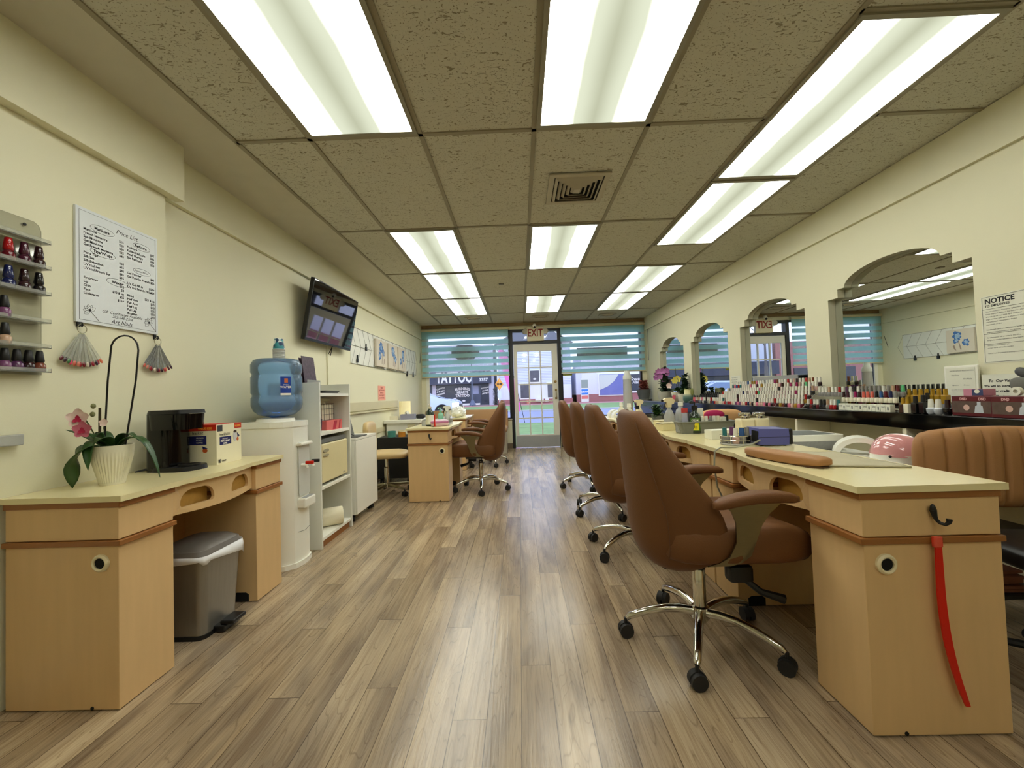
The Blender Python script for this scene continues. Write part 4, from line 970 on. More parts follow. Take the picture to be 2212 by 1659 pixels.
for i, (ya, yb, lb) in enumerate(((5.37, 5.79, 'canvas of blue flowers, nearest of three on the wire line'), (5.865, 6.29, 'canvas of blue flowers, middle of three on the wire line'), (6.35, 6.76, 'canvas of blue flowers, farthest of three on the wire line'))):
    r = thing('canvas_print', lb, 'picture', (XL + .012, (ya + yb) / 2, 1.495), 0, 'blue flower canvases on the left wall'); W_ = yb - ya
    MB().box(0, .032, -W_ / 2, W_ / 2, 0, .365, .002).build('canvas', M_can, r)
    rn = random.Random(11 + i)
    for (cy, cz, R_, nn) in ((-.03 * (1 - i), .265, .085, 7), (.10 if i % 2 else -.09, .15, .065, 6), (.05, .20, .06, 6)):
        for mm, off in ((M_blp, 0), (M_blp2, .35)):
            b = MB()
            for k in range(nn):
                a = 2 * PI * k / nn + off + rn.uniform(-.2, .2); L_ = R_ * rn.uniform(.7, 1.1) * (1 if off == 0 else .55); wd = .34
                P = [(cy + L_ * .1 * math.cos(a), cz + L_ * .1 * math.sin(a))]
                for t_, w in ((.35, .7), (.7, 1), (.95, .5)): P.append((cy + L_ * (t_ * math.cos(a) - w * wd * math.sin(a)), cz + L_ * (t_ * math.sin(a) + w * wd * math.cos(a))))
                for t_, w in ((.95, -.5), (.7, -1), (.35, -.7)): P.append((cy + L_ * (t_ * math.cos(a) - w * wd * math.sin(a)), cz + L_ * (t_ * math.sin(a) + w * wd * math.cos(a))))
                P = [(max(-W_ / 2 + .004, min(W_ / 2 - .004, p[0])), max(.004, min(.36, p[1]))) for p in P]
                b.poly([(.0325 + off * .0008 + k * .00004 + R_ * .002, p[0], p[1]) for p in P])
            b.build('painted_flower', mm, r)
    MB().prism([(.06, .03), (.09, .05), (.11, .11), (.085, .12)], .0006, 'yz', .0323).prism([(-.02, .04), (.0, .04), (.03, .20), (.02, .20)], .0006, 'yz', .0323).build('painted_stem', M_brp, r)
r = thing('pink_notice', 'small pink paper notice with lines of text taped to the left wall', 'notice', (XL + .003, 5.65, 1.03))
MB().box(0, .001, -.15, .15, 0, .205).build('sheet', M_pinkp, r)
b = MB()
for k, s in enumerate(['Please', 'pay before your', 'service or', 'let us know if', 'you need help']): add_text(b, s, .034, (.0014, 0, .168 - k * .035), FR_LEFT, align='CENTER', bold=.001)
b.build('lettering', mat('dark_red_print', C(170, 60, 60), .7), r)

# beige stool chair behind the cabinet
r = thing('technician_chair', 'beige vinyl office chair without arms behind the white cabinet', 'chair', (-1.50, 4.50, 0), d2(8))
sq(MB(), (.02, 0, .44), (.215, .215, .038), .5, .45, 28, 10, lambda x, y, z: (x, y, z - .25 * max(0, x - .1) ** 1.5)).build('seat', M_tan, r, 80)
sq(MB(), (-.19, 0, .68), (.035, .225, .125), .5, .5, 24, 14, lambda x, y, z: (x + .5 * y * y, y, z)).build('backrest', M_tan, r, 80)
MB().box(-.215, -.195, -.03, .03, .40, .62, .006).box(-.20, .0, -.03, .03, .385, .40, .004).build('back_bar', M_black, r)
MB().lathe([(0, .40), (.018, .40), (.018, .30), (.026, .29), (.026, .12), (.034, .115), (.034, .075), (0, .075)], (0, 0, 0), 18).build('gas_column', M_chrome, r, True)
for k in range(5):
    a = k * 2 * PI / 5 + .72 - d2(8); c, s_ = math.cos(a), math.sin(a)
    lg = MB().tube([(.02 * c, .02 * s_, .105), (.27 * c, .27 * s_, .082)], [.018, .012], 8).build('base_leg', M_steel, r, True)
    caster(r, .275 * c, .275 * s_, a, .055, lg)
# small black cabinet with cups
r = thing('black_drawer_cabinet', 'low black cabinet on casters against the left wall behind the beige chair', 'cabinet', (-1.58, 5.25, 0))
MB().box(-.22, .20, -.20, .20, .06, .565, .004).build('body', mat('matte_black_board', C(20, 19, 19), .6), r)
for x, y in ((-.18, -.15), (.16, -.15), (.16, .15), (-.18, .15)): caster(r, x, y, .3, .05)
r = thing('teal_jar', 'teal jar standing on the low black cabinet', 'jar', (-1.64, 5.14, .5655))
MB().lathe([(0, 0), (.050, 0), (.052, .075), (.046, .075), (.044, .01), (0, .01)], (0, 0, 0), 20).build('jar', mat('teal_plastic', C(70, 138, 130), .4), r, True)
r = thing('amber_candle_jar', 'amber glass jar with pale rim on the low black cabinet', 'jar', (-1.51, 5.14, .5655))
MB().lathe([(0, 0), (.045, 0), (.045, .062), (0, .062)], (0, 0, 0), 20).build('jar', mat('amber_glass', C(196, 130, 50), .2), r, True)
MB().lathe([(.0455, .062), (.0455, .078), (.042, .078), (.042, .062), (.0455, .062)], (0, 0, 0), 20).build('rim', M_ring, r, True)
# white chest by the window with lamp and boxes
r = thing('white_chest', 'white chest with inclined front panel beside the far left table', 'cabinet', (-1.64, 5.95, 0))
MB().box(-.25, .22, -.25, .25, 0, .70, .003).box(-.28, .25, -.28, .28, .70, .745, .004).build('body', M_white, r)
MB().box(.05, .16, -.262, -.25, .60, .68, .002).box(-.24, .20, -.262, -.25, .18, .56, .002).build('front_panel', M_trim, r)
r = thing('cylinder_lamp', 'cream cylindrical paper lamp glowing on the white chest', 'lamp', (-1.74, 6.12, .7455))
MB().lathe([(0, .02), (.085, .02), (.085, .26), (.078, .26), (.078, .024), (0, .024)], (0, 0, 0), 24).build('lamp_shade', mat('warm_paper_shade', C(236, 224, 176), .7, emit=.25), r, True)
MB().lathe([(0, 0), (.06, 0), (.06, .02), (0, .02)], (0, 0, 0), 20).build('base', M_trim, r, True)
r = thing('grey_tissue_box', 'grey tissue box with white tissue on the white chest', 'tissue box', (-1.60, 5.82, .7455))
MB().box(-.11, .09, -.055, .055, 0, .075, .003).build('carton', mat('grey_violet_card', C(140, 140, 158), .6), r)
b = MB(); b.grid(lambda u, v: (-.03 + (u - .5) * .07, .02 * math.sin(u * 8 + v), .074 + .05 * v * (1 - abs(u - .5))), 7, 4); b.build('tissue', M_paper, r, True, solid=.0008)
r = thing('small_white_box', 'small cream box at the left end of the white chest', 'box', (-1.80, 5.80, .7455))
MB().box(-.06, .06, -.05, .05, 0, .055, .002).build('carton', mat('cream_card', C(222, 216, 190), .6), r)
r = thing('hand_dryer', 'black handheld dryer lying on the white chest near the bench', 'hair dryer', (-1.46, 5.90, .7455))
MB().tube([(-.05, 0, .035), (.04, 0, .035), (.075, 0, .038)], [.03, .034, .022], 12).tube([(-.02, .0, .03), (-.035, .05, .014), (-.05, .10, .014)], .012, 8).build('body', M_black, r, True)
# window bench
for x0, x1, lb in ((-1.83, -.24, 'long camel vinyl bench with low back along the shop window'),):
    r = thing('window_bench', lb, 'bench', ((x0 + x1) / 2, 7.55, 0)); w = (x1 - x0)
    MB().box(-w / 2 + .02, w / 2 - .02, -.22, .22, 0, .38, .004).build('base', mat('speckled_grey_laminate', C(160, 152, 136), .5, var=.2, scale=90), r)
    sq(MB(), (0, -.02, .43), (w / 2, .27, .06), .35, .2, 40, 10).build('seat', M_benchm, r, 80)
    MB().box(-w / 2, w / 2, .24, .33, .40, .79, .02, 3).build('backrest', M_benchm, r, 50)

# things on the left tables
def pump_bottle(label, loc, bc, cc, h=.15, rad=.032, lab=None, name='pump_bottle', group=None, cat='bottle'):
    r = thing(name, label, cat, loc, random.uniform(-1, 1), group)
    MB().lathe([(0, 0), (rad, 0), (rad, h * .72), (rad * .8, h * .85), (rad * .38, h * .93), (rad * .38, h), (0, h)], (0, 0, 0), 20).build('bottle', bc, r, 60)
    m_ = MB().lathe([(0, h), (rad * .45, h), (rad * .45, h + .018), (.005, h + .02), (.005, h + .045), (0, h + .045)], (0, 0, 0), 14).tube([(0, 0, h + .043), (0, -.02, h + .045), (0, -.036, h + .036)], .005, 8); m_.build('pump', cc, r, 60)
    if lab: MB().lathe([(rad + .0006, h * .08), (rad + .0006, h * .62)], (0, 0, 0), 20).build('label', lab, r, True)
    return r
M_dgreen = mat('dark_green_plastic', C(26, 44, 28), .15, coat=.5)
M_mint = glassy('mint_green_plastic', (.35, .75, .52, 1), .7)
pump_bottle('dark green pump bottle with large white label on the middle left table', (-.985, 4.42, TZ), M_dgreen, mat('gold_white_pump', C(220, 214, 190), .3), .19, .046, M_paper)
r = thing('tissue_pack', 'pink and white soft tissue pack at the front of the middle left table', 'tissue pack', (-.865, 4.33, TZ), d2(20))
sq(MB(), (0, 0, .036), (.095, .055, .035), .45, .45, 20, 10).build('pack', mat('pink_white_film', C(206, 180, 190), .3, var=.25, scale=20), r, 80)
sq(MB(), (.0, -.01, .045), (.0965, .05, .014), .4, .45, 20, 8).build('magenta_stripe', mat('mauve_film', C(180, 110, 150), .3), r, 80)
tag(MB().box(-.905, -.893, 4.245, 4.257, TZ, TZ + .13, .003).build('red_nail_file', M_red), 'thin dark red stick standing beside the pink tissue pack', 'nail file')
r = thing('clear_tray', 'clear plastic tray on the middle left table behind the tissue pack', 'tray', (-.93, 4.55, TZ))
MB().holed([(-.15, -.12), (.15, -.12), (.15, .12), (-.15, .12)], [[(-.146, -.116), (.146, -.116), (.146, .116), (-.146, .116)]], .06, 'xy', .002).box(-.15, .15, -.12, .12, 0, .002).build('tray', M_acryl2, r)
pump_bottle('mint green squeeze bottle inside the clear tray on the left table', (-.90, 4.58, TZ + .0025), M_mint, M_mint, .14, .035, name='squeeze_bottle')
def spray_bottle(label, loc, body_m, head_m, nozzle_m, rz=0, s=1.0, liq=None, group=None):
    r = thing('spray_bottle', label, 'spray bottle', loc, rz, group)
    MB().lathe([(0, 0), (.036, 0), (.038, .01), (.036, .09), (.022, .125), (.014, .135), (.014, .15), (0, .15)], (0, 0, 0), 20).xf(Matrix.Diagonal((s, s, s, 1))).build('bottle', body_m, r, 60)
    MB().prism([(-.035, .175), (-.045, .20), (-.02, .218), (.03, .215), (.050, .205), (.050, .192), (.025, .188), (.020, .165), (.016, .150), (-.014, .150), (-.016, .17)], .022, 'xz', -.011).xf(Matrix.Diagonal((s, s, s, 1))).build('spray_head', head_m, r)
    MB().box(.050, .058, -.010, .010, .190, .208, .003).tube([(.028, 0, .185), (.038, 0, .16), (.044, 0, .135)], .005, 6).xf(Matrix.Diagonal((s, s, s, 1))).build('trigger', nozzle_m, r)
    if liq: MB().lathe([(0, .002), (.034, .002), (.0355, .012), (.034, .070), (0, .070)], (0, 0, 0), 18).xf(Matrix.Diagonal((s, s, s, 1))).build('liquid', liq, r, True)
    return r
M_clearb = M_acryl2; M_creamh = mat('cream_spray_head', C(232, 218, 176), .35); M_yliq = glassy('pale_yellow_liquid', (.95, .84, .50, 1), .6)
spray_bottle('spray bottle with white head and black trigger inside the left table tray', (-.83, 4.62, TZ + .0025), M_clearb, M_whitep, M_black, PI, .95, M_yliq)
r = thing('plastic_bag', 'crumpled white plastic bag on the far left table', 'bag', (-.93, 6.05, TZ))
rn = random.Random(8); b = MB(); sq(b, (0, 0, .075), (.11, .09, .075), .8, .8, 22, 12)
for v in b.bm.verts: v.co += Vector((rn.uniform(-.014, .014), rn.uniform(-.014, .014), rn.uniform(-.012, .018))) if v.co.z > .01 else Vector((0, 0, 0))
b.build('bag', mat('white_film', C(226, 228, 224), .4), r)
r = thing('black_white_plush', 'small black and white rounded gadget on the far left table', 'gadget', (-1.06, 5.93, TZ))
sq(MB(), (0, 0, .07), (.05, .05, .07), .8, .8).build('body', M_pot, r, 80); MB().lathe([(0, .10), (.07, .12), (.05, .16), (0, .175)], (-.01, 0, 0), 20).build('cap', M_black, r, True)
pump_bottle('small white bottle behind the plastic bag on the far left table', (-.87, 6.25, TZ), M_whitep, M_whitep, .11, .03)

# ================================================================== RIGHT SIDE
# black ledge with cubbies below
LX, LZ = 2.225, .868
r = thing('wall_ledge', 'long glossy black ledge along the right wall under the mirrors', 'counter', (2.36, 2.9, 0))
MB().box(LX, XR - .002, -.6, 7.98, LZ - .086, LZ, .004).build('ledge_top', M_blackg, r, world_=True)
M_cub = mat('cream_cubby_board', C(240, 232, 204), .5)
for y in (-.2, .55, 1.5, 2.42, 3.35, 3.72, 4.21, 4.52):
    MB().box(LX + .01, XR - .004, y - .013, y + .013, .50, LZ - .087, .001).build('cubby_divider', M_cub, r, world_=True)
MB().box(LX + .008, XR - .004, -.6, 5.05, .482, .499, .001).build('cubby_floor', M_cub, r, world_=True)
MB().box(LX + .006, XR - .004, 5.06, 7.97, .02, LZ - .087, .001).build('black_front', M_blackg, r, world_=True)
# polish bottles in stepped racks
LZ1 = LZ + .001
def rack(label, y0, y1, n, x0, dx, dz, loc):
    r = thing('stepped_polish_rack', label, 'rack', loc)
    for k in range(n):
        MB().box(x0 + k * dx - .016, x0 + k * dx + .016, y0 + (.0 if k < 2 else 0), y1, LZ1 + k * dz, LZ1 + k * dz + .002).build('tier', M_acryl2, r, world_=True)
    if dz > 0:
        for y in (y0, (y0 + y1) / 2, y1):
            P = [(x0 - .016, LZ1), (x0 + n * dx - .02, LZ1 + n * dz)]
            MB().tube([(x0 - .02, y, LZ1 + .002), (x0 + (n - 1) * dx, y, LZ1 + (n - 1) * dz + .002)], .002, 5).build('rack_side', M_acryl2, r, world_=True)
    return r
_cache = {}
def mini(bc, cc, loc, label, group, cat='nail polish'):
    key = (bc, cc)
    if key not in _cache:
        p = polish('dnd', PC[bc], {'w': CAPW, 'b': CAPB}.get(cc) or PC[cc], label, loc, group); _cache[key] = p; return p
    src = _cache[key]; o = src.copy(); COL.objects.link(o); o.location = loc; o['label'] = label; o['group'] = group
    for ch in src.children:
        c = ch.copy(); COL.objects.link(c); c.parent = o
    return o
rn = random.Random(21); CNT = 0
ORD = ['leftmost', 'second', 'third', 'fourth', 'fifth', 'sixth', 'seventh', 'eighth', 'ninth', 'tenth', 'eleventh', 'twelfth', 'thirteenth', 'fourteenth', 'fifteenth', 'sixteenth', 'seventeenth', 'eighteenth', 'nineteenth', 'twentieth', 'twenty-first', 'twenty-second', 'twenty-third', 'twenty-fourth', 'twenty-fifth']
def od(i): return ORD[i] + ('' if i == 0 else ' from left')
def tiern(k): return ('front', 'second', 'third', 'fourth', 'fifth', 'sixth', 'top')[k]
def cn(c): return {'w': 'white', 'b': 'black', 'dark': 'dark brown', 'wine': 'wine red'}.get(c, c)
# rack A: black-topped bottles, far left
rack('stepped rack of black-capped bottles beside the potted plants on the ledge', 4.84, 5.58, 4, 2.30, .036, .020, (2.36, 5.1, LZ))
for k in range(1, 4):
    ys = 5.62 - .12 * k; i = 0
    while ys > 4.75:
        mini('black', 'b', (2.30 + .036 * k, ys, LZ1 + .020 * k + .002), 'black-capped polish, %s, %s tier of rack beside the plants' % (od(i), tiern(k)), 'black-capped polish beside the plants'); ys -= .052; CNT += 1; i += 1
for k, ys0 in ((0, 5.36),):
    ys = ys0; i = 0
    for bc, cc in (('wine', 'coral'), ('red', 'pink'), ('dark', 'w'), ('wine', 'blush'), ('black', 'nude'), ('grey', 'w'), ('dark', 'pink'), ('cream', 'w'), ('black', 'w'), ('black', 'dark'), ('grey', 'w'), ('cream', 'w'), ('wine', 'red'), ('wine', 'red')):
        mini(bc, cc, (2.272, ys, LZ1 + .002), '%s-capped %s polish, %s in front row under black-capped rack' % (cn(cc), cn(bc), od(i)), 'front polish row beside the plants'); ys -= .040; i += 1; CNT += 1
# rack B and C: big stepped rack with mostly white caps
def stepped(y0, y1, n, x0, left_cut, name, grp, colors, pitch=.0375, capcol=()):
    global CNT
    dx, dz = .030, .034
    rack('stepped clear rack of mostly white-capped polish, %s' % name, y0, y1, n, x0, dx, dz, (2.38, (y0 + y1) / 2, LZ))
    for k in range(n):
        y = y1 - left_cut * k; i = 0
        while y > y0 + .01:
            bc = rn.choice(colors); cc = 'w'
            q = rn.random()
            if k >= n - 2 and q < .45: cc = rn.choice(capcol)
            elif q < .12: cc = rn.choice(('b', 'dark', 'red', 'grey', 'navy', 'nude') + tuple(capcol))
            mini(bc, cc, (x0 + dx * k, y, LZ1 + dz * k + .002), '%s-capped polish, %s, %s tier, %s' % (cn(cc), od(i), tiern(k), name), grp); CNT += 1; i += 1
            y -= pitch
stepped(4.02, 4.80, 6, 2.262, .055, 'left half of big ledge rack', 'polish on the left half of the big rack', ['blush', 'mauve', 'navy', 'grey', 'wine', 'pink', 'red', 'nude', 'cream'], .0385, ('pink', 'red', 'gold', 'teal', 'blue', 'plum'))
stepped(3.28, 4.0, 6, 2.262, .0, 'right half of big ledge rack', 'polish on the right half of the big rack', ['blush', 'wine', 'black', 'gold', 'brown', 'violet', 'pink', 'dark', 'cream'], .0385, ('pink', 'coral', 'green', 'brown', 'nude', 'dark', 'red', 'blush', 'magenta'))
# rack D: three rows, right part
rack('low three-row rack of polish near the mirror edge on the ledge', 2.52, 3.24, 2, 2.31, .04, .052, (2.34, 2.9, LZ))
y = 3.235; i = 0
seqf = [('black', 'w'), ('wine', 'red'), ('black', 'w'), ('wine', 'w'), ('black', 'b'), ('black', 'b'), ('grey', 'nude'), ('red', 'w'), ('red', 'w'), ('black', 'teal')]
for i, (bc, cc) in enumerate(seqf):
    mini(bc, cc, (2.262, y, LZ1), '%s-capped polish, %s in lowest row beside small white cartons' % (cn(cc), od(i)), 'polish left of the white boxes'); y -= .0335; CNT += 1
WB = None
for k in range(12):
    yy = y - .004 - k * .0335
    nm = 'small white carton, %s in the row on the ledge edge' % od(k)
    o = MB().box(-.0155, .0155, -.0158, .0158, 0, .046, .001).build('polish_carton', M_paper); o.location = (2.258, yy, LZ1)
    bb = MB(); add_text(bb, 'DND', .012, (-.0158, .010, .026), FR_RIGHT, bold=.0004) if k % 2 == 0 else bb.box(-.0160, -.0157, -.006, .004, .012, .032); bb.build('print', M_txtg, o)
    tag(o, nm + (', with lettering' if k % 2 == 0 else ', with grey mark'), 'box', 'small white cartons on the ledge')
for k, (row, x, z, grp, cs) in enumerate((('middle', 2.30, LZ1 + .0545, 'coloured polish in the middle row near the mirror edge', ('dark', 'plum', 'w', 'magenta', 'dark', 'coral', 'coral', 'coral', 'black', 'blue', 'wine', 'navy', 'grey', 'magenta', 'violet', 'violet', 'nude', 'w', 'cream', 'w')), ('back', 2.35, LZ1 + .090, 'polish in the back row near the mirror edge', ('w', 'w', 'w', 'nude', 'w', 'w', 'red', 'w', 'violet', 'w', 'b', 'w', 'grey', 'grey', 'grey', 'grey', 'grey', 'w', 'grey', 'nude', 'wine', 'green')))):
    y = 3.23 if row == 'back' else 2.93
    st = .0305 if row == 'back' else .0225
    st = .033
    for i, cc in enumerate(cs):
        if y < 2.52: break
        mini('cream' if row == 'middle' else 'grey', cc, (x, y, z), '%s-capped polish, %s in %s row above small white cartons' % (cn(cc), od(i), row), grp); y -= st; CNT += 1
# gold and dark bottles, then the display cartons
M_goldc = mat('gold_cap', C(190, 150, 50), .25, metal=.6)
def tall(bc, cc, loc, label, h=.06, r_=.014, ch=.04, group=None, name='treatment_bottle'):
    o = MB().box(-r_, r_, -r_, r_, 0, h, .003).build(name, bc); o.location = loc
    MB().lathe([(0, h), (r_ * .75, h), (r_ * .62, h + ch), (0, h + ch)], (0, 0, 0), 12).build('cap', cc, o, True)
    return tag(o, label, 'bottle', group)
for k in range(7): tall(PC['gold'], M_goldc, (2.37, 2.52 - .035 * k, LZ1 + .052 + .0), 'gold bottle, %s in the gold row beside the framed certificate' % od(k), .05, .0145, .035, 'gold bottles on the ledge')
MB_ = MB().box(2.345, 2.395, 2.26, 2.56, LZ1, LZ1 + .0515).build('riser_step', M_acryl2); tag(MB_, 'low clear riser under the row of gold bottles', 'stand')
for k, (bc, cc, y, x, lb, h) in enumerate(((PC['gold'], PC['black'], 2.475, 2.30, 'gold and black bottle on the ledge in front of the gold row, leftmost', .055), (PC['dark'], M_goldc, 2.445, 2.26, 'dark bottle with gold cap near the ledge edge', .05), (PC['cream'], M_goldc, 2.41, 2.255, 'cream square bottle with gold cap near the ledge edge', .055), (PC['black'], CAPB, 2.375, 2.265, 'short black bottle near the ledge edge right of the cream one', .06), (PC['black'], CAPB, 2.335, 2.27, 'black bottle left of the two white-capped bottles', .065), (PC['dark'], PC['nude'], 2.42, 2.31, 'brown bottle with beige cap behind the cream square bottle', .06), (PC['black'], PC['black'], 2.36, 2.32, 'tall black bottle behind the short black ones', .075), (PC['gold'], CAPW, 2.505, 2.315, 'amber bottle with tall white cap at the end of the coloured row', .04))):
    tall(bc, cc, (x, y, LZ1), lb, h, .015)
M_greyw = mat('pale_blue_grey_glass', C(196, 202, 210), .15, coat=.5)
for y, lb in ((2.285, 'pale bottle with tall white cap on the ledge, left of a pair'), (2.245, 'pale bottle with tall white cap on the ledge, right of a pair')):
    o = MB().lathe([(0, 0), (.012, 0), (.019, .01), (.021, .030), (.016, .036), (0, .036)], (0, 0, 0), 16).build('treatment_bottle', M_greyw, None, True); o.location = (2.262, y, LZ1)
    MB().lathe([(0, .036), (.0135, .036), (.011, .082), (0, .083)], (0, 0, 0), 12).build('cap', CAPW, o, True); tag(o, lb, 'bottle', 'pair of pale bottles on the ledge')
o = MB().lathe([(0, 0), (.013, 0), (.02, .01), (.022, .034), (.012, .04), (0, .04)], (0, 0, 0), 16).build('treatment_bottle', PC['black'], None, True); o.location = (2.265, 2.20, LZ1)
MB().lathe([(0, .04), (.013, .04), (.011, .08), (0, .08)], (0, 0, 0), 12).build('cap', PC['dark'], o, True); tag(o, 'black rounded bottle beside the pair of pale bottles on the ledge', 'bottle')
M_mar = mat('maroon_card', C(92, 14, 26), .35); M_smoke = mat('smoky_print', C(92, 74, 66), .35, var=.5, scale=30)
def dnd(y0, y1, x0, x1, z, label):
    r = thing('polish_display_carton', label, 'box', ((x0 + x1) / 2, (y0 + y1) / 2, z)); r.scale = (1, 1, 1.33); hx, hy = (x1 - x0) / 2, (y1 - y0) / 2
    MB().box(-hx, hx, -hy, hy, 0, .075, .002).build('carton', M_mar, r)
    MB().box(-hx - .0008, -hx, -hy + .004, hy - .004, .012, .056).build('picture_panel', M_smoke, r)
    MB().prism(oval(.02, .032, .028, .022), .0006, 'yz', -hx - .0016).build('pink_flower_picture', PC['blush'], r)
    MB().prism([(-.055, .013), (-.015, .013), (-.020, .038), (-.028, .042), (-.028, .054), (-.044, .054), (-.044, .042), (-.052, .038)], .0006, 'yz', -hx - .0016).build('bottle_picture', M_greyw, r)
    b = MB()
    for yy in (.05, -.035): add_text(b, 'DND', .014, (-hx - .001, yy, .060), FR_RIGHT, bold=.0007)
    b.build('lettering', mat('pink_print', C(222, 170, 170), .5), r)
    return r
dnd(1.985, 2.165, 2.25, 2.34, LZ1, 'maroon polish display carton on the ledge, left of two')
dnd(1.79, 1.975, 2.235, 2.33, LZ1, 'maroon polish display carton on the ledge cut by the right edge')
r = thing('pink_polish_carton', 'pink and blue carton lying on the maroon display carton', 'box', (2.30, 2.08, LZ1 + .101))
MB().box(-.03, .03, -.045, .045, 0, .034, .001).build('carton', mat('dusty_pink_card', C(196, 130, 150), .5), r)
MB().box(-.0308, -.030, -.044, .005, .002, .032).build('blue_panel', mat('dark_blue_card', C(50, 60, 100), .5), r)
MB().prism(oval(-.018, .022, .024, .020), .0008, 'yz', -.0318).build('white_disc', M_paper, r)
# bear-like grey figurine / sunglasses pile -> tape rolls and glasses
r = thing('tape_ring', 'white ring of tape standing on the maroon carton at the right edge', 'tape', (2.27, 1.90, LZ1 + .101 + .021))
MB().lathe([(.009, -.008), (.020, -.008), (.020, .008), (.009, .008), (.009, -.008)], (0, 0, 0), 20, 'x').build('tape', M_paper, r, 50)
r = thing('grey_eye_mask', 'grey rounded glasses case leaning behind the tape ring at the right edge', 'case', (2.33, 1.93, LZ1 + .101))
sq(MB(), (0, 0, .055), (.014, .045, .03), .7, .8).build('lower_shell', mat('grey_felt', C(112, 112, 106), .9), r, 80)
m_ = MB(); sq(m_, (.0, 0, 0), (.012, .05, .022), .7, .8); m_.xf(Matrix.Translation((.004, -.02, .098)) @ Matrix.Rotation(.5, 4, 'X')); m_.build('upper_shell', mat('dark_grey_plastic', C(66, 66, 66), .4), r, 80)
# notices
def notice(name, label, x, y_hi, z0, w, h, frame=None, rows=(), title=None, px=.0012, sub=None):
    """sheet on the right wall; y_hi is the left edge as read"""
    r = thing(name, label, 'notice', (x, y_hi - w / 2, z0))
    if frame: MB().box(x - .012, x, y_hi - w - frame, y_hi + frame, z0 - frame, z0 + h + frame, .003).build('frame', M_whitep, r, world_=True); x -= .0125
    MB().box(x - px, x, y_hi - w, y_hi, z0, z0 + h).build('sheet', M_paper, r, world_=True)
    b = MB()
    for (s, size, u, v, k) in rows: add_text(b, s, size, (x - px - .0005, y_hi - u, z0 + v), FR_RIGHT, **k)
    b.build('lettering', M_txt, r, world_=True); return r
bd = dict(bold=.0008)
rows = [('NOTICE', .036, .018, .315, dict(bold=.0012)), ('TO EMPLOYEES', .016, .018, .297, dict(bold=.0004))]
para = ['You are entitled to know your rights under state law', 'Every employer shall post this notice in a place', 'where it can be read easily by all employees', 'wage and hour rules apply to all persons employed', 'unemployment compensation division', 'department of labor', '', 'benefits and claims are administered by the office', 'employee contributions are not deducted', '', 'for information call or write to the office', 'telephone number and address listed below', '', 'workers compensation act', 'carrier name and policy number', '', 'notice must be posted in a conspicuous place']
for i, s in enumerate(para):
    if s: rows.append((s, .0088, .020, .270 - i * .0138, {}))
r = notice('employee_notice', 'NOTICE TO EMPLOYEES poster on the right wall beside the largest mirror', XR - .001, 2.225, 1.135, .27, .355, None, rows)
b = MB()
for (u0, v0, u1, v1) in ((.006, .350, .262, .350), (.006, .286, .262, .286), (.006, .006, .262, .006), (.006, .006, .006, .350), (.006, .10, .262, .10), (.006, .155, .262, .155)):
    b.tube([(XR - .0030, 2.225 - u0, 1.135 + v0), (XR - .0030, 2.225 - u1, 1.135 + v1)], .0007, 4)
b.build('ruled_lines', M_txt, r, world_=True)
b = MB()
for k in range(3): P = [(XR - .0030, 2.225 - .225 + (.012 + .006 * k) * math.cos(a), 1.135 + .322 + (.012 + .006 * k) * .9 * math.sin(a)) for a in [2 * PI * q / 20 for q in range(21)]]; b.tube(P, .0006, 4, False)
b.build('seal_drawing', M_txtg, r, world_=True)
rows = [('CERTIFICATE OF REGISTRATION', .0085, .02, .165, {}), ('Nail Salon', .010, .03, .140, {}), ('Art Nails', .012, .09, .118, {}), ('Signature', .009, .03, .085, dict(shear=.4)), ('Director', .009, .09, .085, dict(shear=.4)), ('this certifies that the establishment', .0065, .025, .060, {}), ('is licensed to operate', .0065, .03, .048, {}), ('expires', .0075, .02, .020, {})]
notice('framed_certificate', 'framed white certificate standing on the ledge against the large mirror', XR - .02, 2.395, .935, .15, .185, .012, rows)
MB_ = None
rows = [('To  Our Valued', .019, .030, .150, dict(shear=.2, bold=.0006)), ('We will no longer be', .0165, .010, .124, dict(bold=.0006)), ('accepting credit cards', .0165, .014, .098, dict(bold=.0006)), ('Thank you', .0165, .06, .070, dict(bold=.0006))]
notice('customer_notice', 'cream notice to valued customers standing behind the maroon cartons', XR - .024, 2.222, .885, .26, .19, None, rows)
rows = [('If you would like', .014, .02, .100, {}), ('to buy nail polish', .014, .012, .075, {}), ('please ask your', .014, .016, .05, {}), ('technician', .014, .03, .025, {})]
notice('small_ledge_notice', 'small white notice between the second and third mirrors above the polish', XR - .002, 4.84, 1.06, .20, .125, None, [(s, z * 1.35, u, v, k) for s, z, u, v, k in rows])
tag(MB().box(XR - .012, XR - .004, 3.68, 4.38, LZ + .001, 1.15, .002).build('clear_sign_holder', M_acryl2), 'long frosted plastic panel standing behind the polish rack before the third mirror', 'holder')

